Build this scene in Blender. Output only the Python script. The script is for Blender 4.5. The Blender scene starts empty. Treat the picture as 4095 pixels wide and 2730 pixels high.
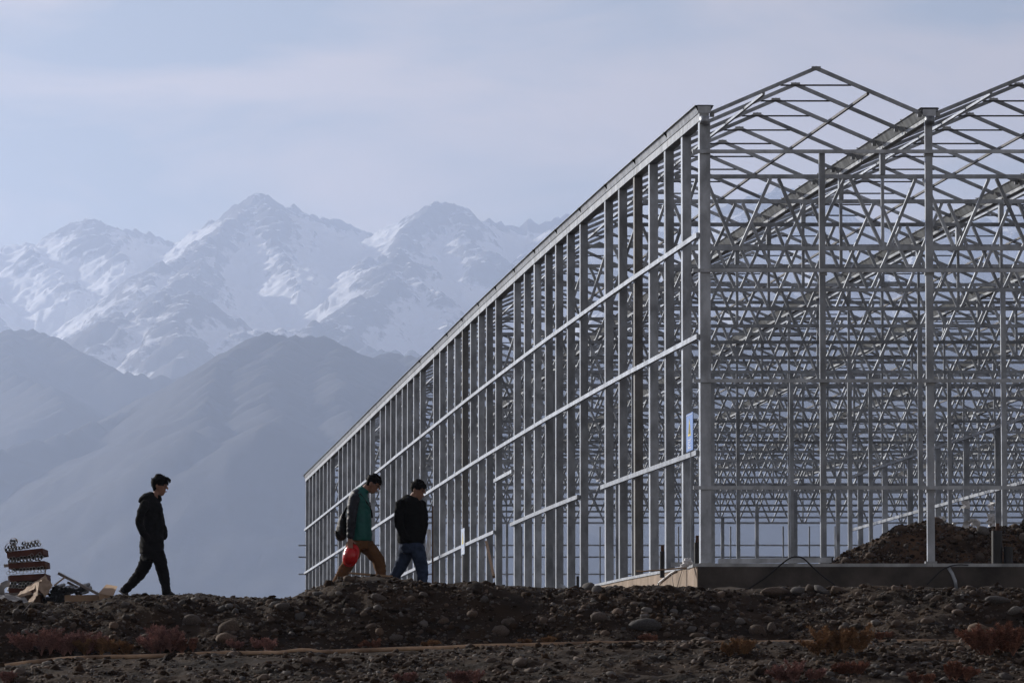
import bpy, bmesh, math, random
import numpy as np
from mathutils import Vector, Matrix, Euler

random.seed(7); np.random.seed(7)
sc = bpy.context.scene
C = sc.collection

# ------------------------------------------------------------------ camera, sky, sun, exposure
F = 21000.0                      # focal length in photograph pixels (photo 4095 x 2730)
HOR = 2990.0                     # row of the horizon in photograph pixels
PITCH = math.atan((HOR - 1365.0) / F)
CAMZ = 1.6
cam_d = bpy.data.cameras.new('camera'); cam = bpy.data.objects.new('camera', cam_d); C.objects.link(cam)
cam.location = (0, 0, CAMZ); cam.rotation_euler = (math.radians(90) + PITCH, 0, 0)
cam_d.sensor_width = 36.0; cam_d.lens = 36.0 * F / 4095.0
cam_d.clip_start = 1.0; cam_d.clip_end = 90000.0
sc.camera = cam

SUN_TO = Vector((-0.69, 0.63, 0.35)).normalized()
SUN_EL = math.asin(SUN_TO.z); SUN_ROT = math.atan2(SUN_TO.x, SUN_TO.y)
world = bpy.data.worlds.new('World'); sc.world = world; world.use_nodes = True
def build_world():
    nt = world.node_tree; n = nt.nodes; n.clear(); L = nt.links
    out = n.new('ShaderNodeOutputWorld'); bg = n.new('ShaderNodeBackground')
    sky = n.new('ShaderNodeTexSky'); sky.sky_type = 'NISHITA'; sky.sun_disc = False
    sky.sun_elevation = SUN_EL; sky.sun_rotation = SUN_ROT
    sky.air_density = 1.0; sky.dust_density = 0.6; sky.ozone_density = 2.0; sky.altitude = 1000
    tc = n.new('ShaderNodeTexCoord'); mp = n.new('ShaderNodeMapping')
    mp.inputs['Scale'].default_value = (1.0, 1.0, 3.2); mp.inputs['Rotation'].default_value = (0.0, 0.35, 0.0)
    no = n.new('ShaderNodeTexNoise'); no.inputs['Scale'].default_value = 13.0
    no.inputs['Detail'].default_value = 7; no.inputs['Roughness'].default_value = 0.52; no.inputs['Distortion'].default_value = 0.6
    rp = n.new('ShaderNodeValToRGB'); rp.color_ramp.elements[0].position = 0.38; rp.color_ramp.elements[1].position = 0.60
    rp.color_ramp.elements[0].color = (0.22, 0.22, 0.22, 1); rp.color_ramp.elements[1].color = (1, 1, 1, 1)
    # thin cirrus: the same light, scattered whiter and a little brighter
    hs = n.new('ShaderNodeHueSaturation'); hs.inputs['Saturation'].default_value = .03; hs.inputs['Value'].default_value = 1.55
    tint = n.new('ShaderNodeMix'); tint.data_type = 'RGBA'; tint.blend_type = 'MULTIPLY'; tint.inputs[0].default_value = 1.0; tint.inputs[7].default_value = (1.06, .91, .85, 1)
    mx = n.new('ShaderNodeMix'); mx.data_type = 'RGBA'
    L.new(tc.outputs['Generated'], mp.inputs['Vector']); L.new(mp.outputs[0], no.inputs['Vector'])
    L.new(no.outputs['Fac'], rp.inputs['Fac']); L.new(rp.outputs['Color'], mx.inputs[0])
    L.new(sky.outputs[0], hs.inputs['Color']); L.new(hs.outputs[0], tint.inputs[6]); L.new(tint.outputs[2], mx.inputs[7])
    L.new(sky.outputs[0], mx.inputs[6]); L.new(mx.outputs[2], bg.inputs['Color'])
    bg.inputs['Strength'].default_value = 0.05
    L.new(bg.outputs[0], out.inputs['Surface'])
build_world()
sun_d = bpy.data.lights.new('sun', 'SUN'); sun = bpy.data.objects.new('sun', sun_d); C.objects.link(sun)
sun_d.energy = 5.0; sun_d.angle = math.radians(0.5); sun_d.color = (1.0, 0.94, 0.86)
sun.rotation_euler = SUN_TO.to_track_quat('Z', 'Y').to_euler(); sun.location = (-200, 100, 120)
sc.view_settings.view_transform = 'Standard'; sc.view_settings.look = 'None'
sc.view_settings.exposure = 0.17; sc.view_settings.gamma = 1.0; sc.view_settings.use_curve_mapping = False
sc.render.engine = 'CYCLES'
sc.cycles.volume_bounces = 1; sc.cycles.max_bounces = 8; sc.cycles.diffuse_bounces = 3; sc.cycles.glossy_bounces = 3
sc.cycles.use_denoising = True

# ------------------------------------------------------------------ helpers
CP, SP = math.cos(PITCH), math.sin(PITCH)
def ray(px, py):
    u = px - 2047.5; v = 1365.0 - py
    d = Vector((u, F * CP - v * SP, F * SP + v * CP)); return d / d.y
def P(px, py, Y):                 # photo pixel + distance from the ground/wall it belongs to -> point
    d = ray(px, py); return Vector((d.x * Y, Y, CAMZ + d.z * Y))
DS = 4095.0 / 2352.0
def D(x, y, Y): return P(x * DS, y * DS, Y)

def tag(o, label=None, cat=None, group=None, kind=None):
    if label: o['label'] = label
    if cat: o['category'] = cat
    if group: o['group'] = group
    if kind: o['kind'] = kind
    return o
def link(o, parent=None):
    C.objects.link(o)
    if parent is not None: o.parent = parent
    return o
def empty(name, loc=(0, 0, 0), rot=(0, 0, 0)):
    o = bpy.data.objects.new(name, None); o.empty_display_size = 0.2
    o.location = loc; o.rotation_euler = rot; C.objects.link(o); return o

class MB:
    def __init__(s): s.v = []; s.f = []
    def add(s, vs, fs):
        b = len(s.v); s.v += [tuple(p) for p in vs]; s.f += [tuple(i + b for i in q) for q in fs]
    def box(s, c, size, rot=None):
        hx, hy, hz = size[0] / 2, size[1] / 2, size[2] / 2
        vs = [Vector((sx * hx, sy * hy, sz * hz)) for sx in (-1, 1) for sy in (-1, 1) for sz in (-1, 1)]
        if rot is not None: vs = [rot @ p for p in vs]
        c = Vector(c); vs = [p + c for p in vs]
        s.add(vs, [(0, 1, 3, 2), (4, 6, 7, 5), (0, 4, 5, 1), (2, 3, 7, 6), (0, 2, 6, 4), (1, 5, 7, 3)]); return s
    def beam(s, p0, p1, w, h, up=(0, 0, 1)):
        p0 = Vector(p0); p1 = Vector(p1); t = (p1 - p0).normalized(); up = Vector(up)
        a = t.cross(up)
        if a.length < 1e-4: a = t.cross(Vector((0, 1, 0)))
        a.normalize(); b = a.cross(t).normalized()
        vs = []
        for p in (p0, p1):
            vs += [p + a * (w / 2 * sa) + b * (h / 2 * sb) for sa, sb in ((-1, -1), (1, -1), (1, 1), (-1, 1))]
        s.add(vs, [(3, 2, 1, 0), (4, 5, 6, 7), (0, 1, 5, 4), (1, 2, 6, 5), (2, 3, 7, 6), (3, 0, 4, 7)]); return s
    def sweep(s, prof, pts):          # closed (x,z) profile carried along pts (kept in the x-z plane)
        n = len(prof); vs = []
        for p in pts:
            vs += [(p[0] + q[0], p[1], p[2] + q[1]) for q in prof]
        fs = []
        for k in range(len(pts) - 1):
            for i in range(n):
                j = (i + 1) % n; fs.append((k * n + i, k * n + j, (k + 1) * n + j, (k + 1) * n + i))
        fs.append(tuple(reversed(range(n)))); fs.append(tuple(range((len(pts) - 1) * n, len(pts) * n)))
        s.add(vs, fs); return s
    def tube(s, pts, r, n=10, cap=True):
        pts = [Vector(p) for p in pts]; m = len(pts)
        rs = r if isinstance(r, (list, tuple)) else [r] * m
        vs = []; a = None
        for i, p in enumerate(pts):
            t = (pts[min(i + 1, m - 1)] - pts[max(i - 1, 0)]).normalized()
            if a is None:
                a = t.cross(Vector((0, 0, 1)))
                if a.length < 1e-3: a = t.cross(Vector((0, 1, 0)))
            a = (a - t * a.dot(t)).normalized(); b = t.cross(a)
            vs += [p + (a * math.cos(q * 2 * math.pi / n) + b * math.sin(q * 2 * math.pi / n)) * rs[i] for q in range(n)]
        fs = []
        for k in range(m - 1):
            for i in range(n):
                j = (i + 1) % n; fs.append((k * n + i, k * n + j, (k + 1) * n + j, (k + 1) * n + i))
        if cap: fs.append(tuple(reversed(range(n)))); fs.append(tuple(range((m - 1) * n, m * n)))
        s.add(vs, fs); return s
    def pipe(s, p0, p1, ro, ri, n=14):   # hollow
        p0 = Vector(p0); p1 = Vector(p1); t = (p1 - p0).normalized()
        a = t.cross(Vector((0, 0, 1))).normalized() if abs(t.z) < .99 else Vector((1, 0, 0)); b = t.cross(a)
        vs = []
        for p in (p0, p1):
            for r in (ro, ri):
                vs += [p + (a * math.cos(q * 2 * math.pi / n) + b * math.sin(q * 2 * math.pi / n)) * r for q in range(n)]
        fs = []
        for i in range(n):
            j = (i + 1) % n
            fs += [(i, j, 2 * n + j, 2 * n + i), (n + j, n + i, 3 * n + i, 3 * n + j), (j, i, n + i, n + j), (2 * n + i, 2 * n + j, 3 * n + j, 3 * n + i)]
        s.add(vs, fs); return s
    def loft(s, secs, ref=(1, 0, 0), n=16):
        # secs: (point, half width along ref, half width across); rounded ends
        pts = [Vector(q[0]) for q in secs]; ref = Vector(ref); m = len(secs); vs = []
        for i, q in enumerate(secs):
            t = (pts[min(i + 1, m - 1)] - pts[max(i - 1, 0)]).normalized()
            a = (ref - t * ref.dot(t)).normalized(); b = t.cross(a)
            for k in range(n):
                w = 2 * math.pi * k / n; cx, sy = math.cos(w), math.sin(w)
                vs.append(pts[i] + a * (cx * q[1]) + b * (sy * q[2]))
        fs = []
        for k in range(m - 1):
            for i in range(n):
                j = (i + 1) % n; fs.append((k * n + i, k * n + j, (k + 1) * n + j, (k + 1) * n + i))
        fs.append(tuple(reversed(range(n)))); fs.append(tuple(range((m - 1) * n, m * n)))
        s.add(vs, fs); return s
    def mesh(s, name):
        me = bpy.data.meshes.new(name); me.from_pydata(s.v, [], s.f); me.update(); return me
    def build(s, name, mat, parent=None, smooth=False, loc=None):
        me = s.mesh(name); me.materials.append(mat)
        if smooth: me.shade_smooth()
        o = bpy.data.objects.new(name, me); link(o, parent)
        if loc is not None: o.location = loc
        return o
def inst(name, me, parent, mw):
    o = bpy.data.objects.new(name, me); link(o, parent); o.matrix_local = mw; return o

def np_mesh(name, verts, faces, mat, smooth=True, parent=None):
    me = bpy.data.meshes.new(name); nv = len(verts); nf, k = faces.shape
    me.vertices.add(nv); me.vertices.foreach_set('co', np.ascontiguousarray(verts, dtype=np.float32).ravel())
    me.loops.add(nf * k); me.loops.foreach_set('vertex_index', np.ascontiguousarray(faces, dtype=np.int32).ravel())
    me.polygons.add(nf); me.polygons.foreach_set('loop_start', np.arange(0, nf * k, k, dtype=np.int32))
    me.update(calc_edges=True); me.validate()
    me.materials.append(mat)
    if smooth: me.shade_smooth()
    return link(bpy.data.objects.new(name, me), parent)
def grid_faces(nx, ny):
    i = np.arange(nx - 1)[None, :] + np.arange(ny - 1)[:, None] * nx
    i = i.ravel(); return np.stack([i, i + 1, i + nx + 1, i + nx], 1)

def hashn(ix, iy, seed):
    h = (ix.astype(np.int64) * 374761393 + iy.astype(np.int64) * 668265263 + seed * 1442695041) & 0xffffffff
    h = ((h ^ (h >> 13)) * 1274126177) & 0xffffffff
    h = (h ^ (h >> 16)) & 0xffff
    return h / 65535.0
def vn(x, y, seed=0):
    x = np.asarray(x, float); y = np.asarray(y, float)
    ix = np.floor(x); iy = np.floor(y); fx = x - ix; fy = y - iy
    fx = fx * fx * fx * (fx * (fx * 6 - 15) + 10); fy = fy * fy * fy * (fy * (fy * 6 - 15) + 10)
    a = hashn(ix, iy, seed); b = hashn(ix + 1, iy, seed); c = hashn(ix, iy + 1, seed); d = hashn(ix + 1, iy + 1, seed)
    return (a + (b - a) * fx) * (1 - fy) + (c + (d - c) * fx) * fy
def fbm(x, y, oct=5, seed=0, gain=.5):
    t = 0; a = 1; n = 0
    for k in range(oct):
        t = t + a * (vn(x, y, seed + k) * 2 - 1); n += a; a *= gain; x = x * 2.03 + 11.3; y = y * 2.03 + 7.1
    return t / n
def ridged(x, y, oct=5, seed=0):
    t = 0; a = 1; n = 0
    for k in range(oct):
        t = t + a * (1 - np.abs(vn(x, y, seed + k) * 2 - 1)); n += a; a *= .55; x = x * 2.07 + 3.3; y = y * 2.07 + 9.1
    return t / n
def smooth01(t): t = np.clip(t, 0, 1); return t * t * (3 - 2 * t)

# ------------------------------------------------------------------ materials
def mat(name, col, rough=.7, metal=0., var=.15, nscale=6., bump=0., bscale=40., col2=None, island=0., objvar=0., spec=.5, detail=6, stretch=None, sheen=0.):
    m = bpy.data.materials.new(name); m.use_nodes = True
    nt = m.node_tree; n = nt.nodes; L = nt.links; b = n['Principled BSDF']
    b.inputs['Roughness'].default_value = rough; b.inputs['Metallic'].default_value = metal
    b.inputs['Specular IOR Level'].default_value = spec
    tc = n.new('ShaderNodeTexCoord'); vec = tc.outputs['Object']
    if stretch:
        mp = n.new('ShaderNodeMapping'); mp.inputs['Scale'].default_value = stretch; L.new(vec, mp.inputs[0]); vec = mp.outputs[0]
    no = n.new('ShaderNodeTexNoise'); no.inputs['Scale'].default_value = nscale; no.inputs['Detail'].default_value = detail
    no.inputs['Roughness'].default_value = .6; L.new(vec, no.inputs['Vector'])
    c2 = col2 if col2 else tuple(c * (1 - 2 * var) for c in col)
    rp = n.new('ShaderNodeValToRGB'); e = rp.color_ramp.elements
    e[0].position = .35; e[1].position = .65; e[0].color = (*c2, 1); e[1].color = (*[c * (1 + var) for c in col], 1)
    L.new(no.outputs['Fac'], rp.inputs[0]); cout = rp.outputs[0]
    def vary(src, amt, cin):
        mr = n.new('ShaderNodeMapRange'); mr.inputs[3].default_value = 1 - amt; mr.inputs[4].default_value = 1 + amt * .6
        L.new(src, mr.inputs[0]); hs = n.new('ShaderNodeHueSaturation'); L.new(cin, hs.inputs['Color']); L.new(mr.outputs[0], hs.inputs['Value'])
        return hs.outputs[0]
    if island:
        g = n.new('ShaderNodeNewGeometry'); cout = vary(g.outputs['Random Per Island'], island, cout)
    if objvar:
        oi = n.new('ShaderNodeObjectInfo'); cout = vary(oi.outputs['Random'], objvar, cout)
    L.new(cout, b.inputs['Base Color'])
    if bump:
        bn = n.new('ShaderNodeTexNoise'); bn.inputs['Scale'].default_value = bscale; bn.inputs['Detail'].default_value = 5
        L.new(vec, bn.inputs['Vector']); bp = n.new('ShaderNodeBump'); bp.inputs['Strength'].default_value = bump
        bp.inputs['Distance'].default_value = .02; L.new(bn.outputs['Fac'], bp.inputs['Height']); L.new(bp.outputs[0], b.inputs['Normal'])
    return m

def stone_mat(name, obj=True):
    m = bpy.data.materials.new(name); m.use_nodes = True
    nt = m.node_tree; n = nt.nodes; L = nt.links; b = n['Principled BSDF']; b.inputs['Roughness'].default_value = .88
    b.inputs['Specular IOR Level'].default_value = .25
    if obj: r = n.new('ShaderNodeObjectInfo').outputs['Random']
    else: r = n.new('ShaderNodeNewGeometry').outputs['Random Per Island']
    rp = n.new('ShaderNodeValToRGB'); rp.color_ramp.interpolation = 'LINEAR'
    cols = [(0.0, (.13, .10, .08)), (.25, (.20, .145, .11)), (.45, (.17, .16, .155)), (.62, (.24, .165, .115)), (.8, (.11, .105, .105)), (1.0, (.30, .275, .25))]
    e = rp.color_ramp.elements; e[0].position = 0; e[0].color = (*cols[0][1], 1); e[1].position = 1; e[1].color = (*cols[-1][1], 1)
    for p, c in cols[1:-1]: q = e.new(p); q.color = (*c, 1)
    L.new(r, rp.inputs[0])
    tc = n.new('ShaderNodeTexCoord'); no = n.new('ShaderNodeTexNoise'); no.inputs['Scale'].default_value = 9 if obj else 14; no.inputs['Detail'].default_value = 7
    L.new(tc.outputs['Object'], no.inputs[0])
    mr = n.new('ShaderNodeMapRange'); mr.inputs[1].default_value = .3; mr.inputs[2].default_value = .7; mr.inputs[3].default_value = .32; mr.inputs[4].default_value = .85
    L.new(no.outputs['Fac'], mr.inputs[0]); hs = n.new('ShaderNodeHueSaturation'); L.new(rp.outputs[0], hs.inputs['Color']); L.new(mr.outputs[0], hs.inputs['Value'])
    L.new(hs.outputs[0], b.inputs['Base Color'])
    bn = n.new('ShaderNodeTexNoise'); bn.inputs['Scale'].default_value = 22; bn.inputs['Detail'].default_value = 6; L.new(tc.outputs['Object'], bn.inputs[0])
    bp = n.new('ShaderNodeBump'); bp.inputs['Strength'].default_value = .35; bp.inputs['Distance'].default_value = .03
    L.new(bn.outputs['Fac'], bp.inputs['Height']); L.new(bp.outputs[0], b.inputs['Normal'])
    return m

M = {}
def steel(name, c, objvar=.22, rough=.42, metal=.45):
    m = mat(name, c, rough=rough, metal=metal, var=.20, nscale=3.2, objvar=objvar, stretch=(1, 1, .6), bump=.05, bscale=30)
    return m
M['steel'] = steel('galvanised_steel', (.375, .41, .46), .32)
M['bright_steel'] = steel('new_steel', (.48, .52, .575), .08, .4, .4)
M['steel_dark'] = steel('weathered_steel', (.20, .20, .20), rough=.6, metal=.2)
M['gutter'] = steel('gutter_steel', (.33, .35, .37), rough=.42, metal=.5)
M['rod'] = mat('tie_rod_steel', (.09, .09, .095), rough=.55, metal=.4)
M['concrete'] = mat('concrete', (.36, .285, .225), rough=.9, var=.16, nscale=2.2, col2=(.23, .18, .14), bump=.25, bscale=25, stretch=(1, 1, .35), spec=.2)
M['concrete_shaded'] = mat('shaded_concrete', (.105, .092, .082), rough=.92, var=.25, nscale=1.1, col2=(.05, .044, .04), bump=.25, bscale=25, spec=.2)  # same concrete, darkened so its colour carries the shade of the gable front
M['soil'] = mat('stony_soil', (.043, .028, .018), rough=.95, var=.2, nscale=1.3, col2=(.015, .0105, .0075), bump=.9, bscale=28, spec=.15, detail=9)
M['stone'] = stone_mat('river_stone'); M['gravel'] = stone_mat('gravel_stone', False)
M['black_cloth'] = mat('black_cloth', (.011, .011, .012), rough=.9, var=.2, nscale=14, bump=.4, bscale=14, spec=.15)
M['black_wool'] = mat('black_wool', (.009, .009, .009), rough=.95, var=.2, nscale=14, bump=.4, bscale=16, spec=.1)
M['teal'] = mat('teal_shell_fabric', (.008, .105, .094), rough=.6, var=.1, nscale=9, bump=.35, bscale=14, spec=.35)
M['navy'] = mat('navy_shell_fabric', (.012, .016, .024), rough=.6, var=.15, nscale=9, bump=.35, bscale=14, spec=.35)
M['khaki'] = mat('brown_cotton', (.15, .075, .034), rough=.9, var=.12, nscale=9, bump=.4, bscale=14, spec=.15)
M['denim'] = mat('blue_denim', (.035, .052, .095), rough=.9, var=.22, nscale=10, bump=.4, bscale=14, spec=.15)
M['skin'] = mat('skin', (.30, .16, .11), rough=.6, var=.06, nscale=12)
M['hair'] = mat('black_hair', (.008, .007, .007), rough=.8, var=.2, nscale=30, spec=.12)
M['shoe'] = mat('dark_shoe', (.025, .024, .024), rough=.8)
M['sole'] = mat('pale_sole', (.22, .20, .18), rough=.85)
M['red'] = mat('red_helmet_plastic', (.52, .008, .010), rough=.28, var=.03, nscale=4)
M['rim_dark'] = mat('dark_frame', (.015, .015, .016), rough=.4)
M['bag'] = mat('black_nylon', (.016, .016, .017), rough=.7, var=.2, nscale=10, bump=.4, bscale=20)
M['wood'] = mat('raw_wood', (.34, .22, .13), rough=.85, var=.14, nscale=5, stretch=(1, 8, 8))
M['wood_dark'] = mat('old_wood', (.16, .10, .065), rough=.9, var=.2, nscale=5, stretch=(8, 8, 1))
M['plank_grey'] = mat('grey_plank', (.30, .27, .25), rough=.9, var=.14, nscale=5)
M['redbrown'] = mat('red_brown_timber', (.12, .045, .032), rough=.85, var=.15, nscale=4)
M['card'] = mat('cardboard', (.42, .29, .19), rough=.9, var=.08, nscale=3, bump=.2, bscale=12)
M['paper'] = mat('torn_wrapping_paper', (.45, .34, .25), rough=.85, var=.16, nscale=7, bump=.5, bscale=12)
M['tube'] = mat('tube_metal', (.40, .405, .40), rough=.4, metal=.5, var=.1, objvar=.3)
M['tube_dark'] = mat('dark_tube', (.07, .07, .07), rough=.5, var=.1, objvar=.2)
M['blackpipe'] = mat('black_plastic_pipe', (.012, .012, .013), rough=.5)
M['hose'] = mat('tan_plastic_hose', (.46, .31, .20), rough=.75, var=.2, nscale=3, col2=(.20, .13, .085))
M['cable'] = mat('black_cable', (.01, .01, .01), rough=.6)
M['white_plastic'] = mat('white_plastic', (.75, .75, .76), rough=.45, var=.06, nscale=8, bump=.7, bscale=9)
M['blue_sign'] = mat('blue_sign', (.10, .24, .62), rough=.5, var=.04)
M['pale_sign'] = mat('faded_sign', (.42, .50, .66), rough=.5, var=.05)
M['yellow'] = mat('yellow_sign_paint', (.75, .60, .06), rough=.5, var=.04)
M['white'] = mat('white_paint', (.78, .78, .78), rough=.5, var=.03)
M['black'] = mat('black_paint', (.015, .015, .015), rough=.5)

# ------------------------------------------------------------------ ground (one sheet to beyond the mountains' feet)
def tab(rows, xcol_depth):
    xs = [(r[0] * DS - 2047.5) / F * xcol_depth for r in rows]
    zs = [D(r[0], r[1], xcol_depth).z for r in rows]
    return np.array(xs), np.array(zs)
CRX, CRZ = tab([(-900, 1387), (-200, 1390), (0, 1392), (100, 1392), (230, 1391), (270, 1381), (340, 1377), (400, 1375), (440, 1378), (500, 1383), (560, 1381), (640, 1380), (690, 1378),
                (740, 1363), (780, 1337), (820, 1328), (860, 1327), (900, 1332), (950, 1342), (1000, 1345), (1060, 1348), (1150, 1355), (1250, 1361), (1320, 1356),
                (1400, 1355), (1500, 1357), (1580, 1355), (1650, 1358), (1760, 1352), (1840, 1349), (1900, 1356), (2000, 1353), (2080, 1358), (2150, 1355), (2250, 1361), (2352, 1365), (2600, 1362), (3200, 1365)], 70.3)
LOX, LOZ = tab([(-900, 1545), (0, 1540), (150, 1522), (300, 1516), (500, 1508), (700, 1502), (900, 1496), (1100, 1490), (1300, 1484), (1700, 1480), (2352, 1480), (3200, 1480)], 60.0)
def gz(x, y, fine=True):
    x = np.asarray(x, float); y = np.asarray(y, float)
    x, y = np.broadcast_arrays(x, y)
    lo = np.interp(x, LOX, LOZ); cr = np.interp(x, CRX, CRZ)
    yy = y + .55 * (vn(x * .55, y * .3, 31) - .5) * 2        # banks are not ruler straight
    z = np.where(y < 53, np.maximum(-.2, .0 + .0375 * y), 0)
    zb = .0375 * 53
    z = np.where((y >= 53), zb + (lo - zb) * smooth01((yy - 53) / 7.2), z)
    hi = lo + .02
    t = (yy - 66.6) / 3.2
    up = hi + (cr - hi) * np.where(t < 0, 0, np.where(t > 1, 1, .35 * t + .65 * smooth01(t)))
    z = np.where(y > 60.5, up, z)
    back = np.interp(y, [69.8, 71.5, 75, 80, 87.5, 88.5, 89.9], [0, 0, .0, .0, 0, 0, 0])
    far = np.interp(y, [70, 72.5, 75, 82, 88, 91, 130, 400, 40000], [1.99, 2.04, 2.14, 2.40, 2.66, 2.70, 2.75, 2.8, 2.8]) + CAMZ
    far = far + np.interp(x, [-9, -6.1, -5.6, -4.4, -4.0, -3.1, -2.8, -1.6, -.6, 1], [-.15, -.14, .02, .03, -.03, -.03, .12, .15, .04, 0]) * np.clip((79 - y) / 4, 0, 1)
    far = far - .24 * smooth01((-.5 - x) / 2.5) * smooth01((y - 74.5) / 9)
    w = smooth01((y - 71.2) / 2.2)
    z = np.where(y > 70.2, z * (1 - w) + far * w, z)
    # unseen earth rise added left of the view to shade the left bank
    z = z + 2.1 * np.exp(-((x + 11.2) / 2.3) ** 2 - ((y - 68.5) / 3.2) ** 2)
    if fine:
        m = np.clip((y - 30) / 20, 0, 1) * np.clip((100 - y) / 12, 0, 1)
        bank = np.exp(-((y - 68.5) / 1.8) ** 2) + .6 * np.exp(-((y - 57) / 3.0) ** 2)
        z = z + m * (.06 * fbm(x * 1.1, y * 1.1, 4, 3) + .09 * bank * fbm(x * 2.3, y * 2.3, 4, 9, .6) + .03 * fbm(x * 6, y * 6, 3, 15, .6))
    else:
        pass
    return z
def hit(px, py, y0=50.0, y1=90.0, step=.03):
    d = ray(px, py); ys = np.arange(y0, y1, step); zz = CAMZ + d.z * ys
    g = gz(d.x * ys, ys); k = np.argmax(g >= zz)
    if not (g >= zz).any(): return None
    return Vector((d.x * ys[k], ys[k], float(zz[k])))

def axis(dense0, dense1, step, lo, hi, grow=1.18):
    a = list(np.arange(dense0, dense1 + 1e-6, step)); s = step; v = dense1
    while v < hi: s *= grow; v += s; a.append(min(v, hi))
    s = step; v = dense0; b = []
    while v > lo: s *= grow; v -= s; b.append(max(v, lo))
    return np.array(b[::-1] + a)
gx = axis(-7.6, 7.8, .055, -5200, 5200)
gy = axis(53.0, 72.5, .055, -300, 26500)
GX, GY = np.meshgrid(gx, gy)
GZ = gz(GX, GY)
ground = np_mesh('ground', np.stack([GX.ravel(), GY.ravel(), GZ.ravel()], 1), grid_faces(len(gx), len(gy)), M['soil'])
tag(ground, kind='structure')

# ------------------------------------------------------------------ mountains and foothills
def rock_snow_mat(name, snow):
    m = bpy.data.materials.new(name); m.use_nodes = True
    nt = m.node_tree; n = nt.nodes; L = nt.links; b = n['Principled BSDF']; b.inputs['Roughness'].default_value = .9; b.inputs['Specular IOR Level'].default_value = .1
    tc = n.new('ShaderNodeTexCoord')
    def noise(s, d=8, r=.6):
        q = n.new('ShaderNodeTexNoise'); q.inputs['Scale'].default_value = s; q.inputs['Detail'].default_value = d; q.inputs['Roughness'].default_value = r
        L.new(tc.outputs['Object'], q.inputs[0]); return q.outputs['Fac']
    rr = n.new('ShaderNodeValToRGB'); e = rr.color_ramp.elements
    e[0].position = .3; e[1].position = .7
    e[0].color = (.05, .045, .042, 1) if snow else (.022, .022, .023, 1)
    e[1].color = (.13, .115, .105, 1) if snow else (.050, .046, .043, 1)
    L.new(noise(.006), rr.inputs[0])
    if snow:
        g = n.new('ShaderNodeNewGeometry'); sx = n.new('ShaderNodeSeparateXYZ'); L.new(g.outputs['Normal'], sx.inputs[0])
        a = n.new('ShaderNodeMath'); a.operation = 'MULTIPLY_ADD'; a.inputs[1].default_value = .50; L.new(noise(.03, 9, .75), a.inputs[0]); L.new(sx.outputs['Z'], a.inputs[2])
        a2 = n.new('ShaderNodeMath'); a2.operation = 'MULTIPLY_ADD'; a2.inputs[1].default_value = .26; L.new(noise(.0022, 5), a2.inputs[0]); L.new(a.outputs[0], a2.inputs[2])
        px = n.new('ShaderNodeSeparateXYZ'); L.new(g.outputs['Position'], px.inputs[0])
        al = n.new('ShaderNodeMapRange'); al.inputs[1].default_value = 500; al.inputs[2].default_value = 1500; al.inputs[3].default_value = -.12; al.inputs[4].default_value = .03; L.new(px.outputs['Z'], al.inputs[0])
        a3 = n.new('ShaderNodeMath'); L.new(a2.outputs[0], a3.inputs[0]); L.new(al.outputs[0], a3.inputs[1])
        cv = n.new('ShaderNodeAttribute'); cv.attribute_name = 'convex'
        a4 = n.new('ShaderNodeMath'); a4.operation = 'MULTIPLY_ADD'; a4.inputs[1].default_value = -.34; L.new(cv.outputs['Fac'], a4.inputs[0]); L.new(a3.outputs[0], a4.inputs[2])
        mr = n.new('ShaderNodeMapRange'); mr.inputs[1].default_value = .98; mr.inputs[2].default_value = 1.10; L.new(a4.outputs[0], mr.inputs[0])
        mx = n.new('ShaderNodeMix'); mx.data_type = 'RGBA'; mx.inputs[7].default_value = (.86, .87, .90, 1)
        L.new(mr.outputs[0], mx.inputs[0]); L.new(rr.outputs[0], mx.inputs[6]); L.new(mx.outputs[2], b.inputs['Base Color'])
    else: L.new(rr.outputs[0], b.inputs['Base Color'])
    bp = n.new('ShaderNodeBump'); bp.inputs['Strength'].default_value = .45 if snow else .3; bp.inputs['Distance'].default_value = 8
    L.new(noise(.03, 8, .7), bp.inputs['Height']); L.new(bp.outputs[0], b.inputs['Normal'])
    return m
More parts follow.
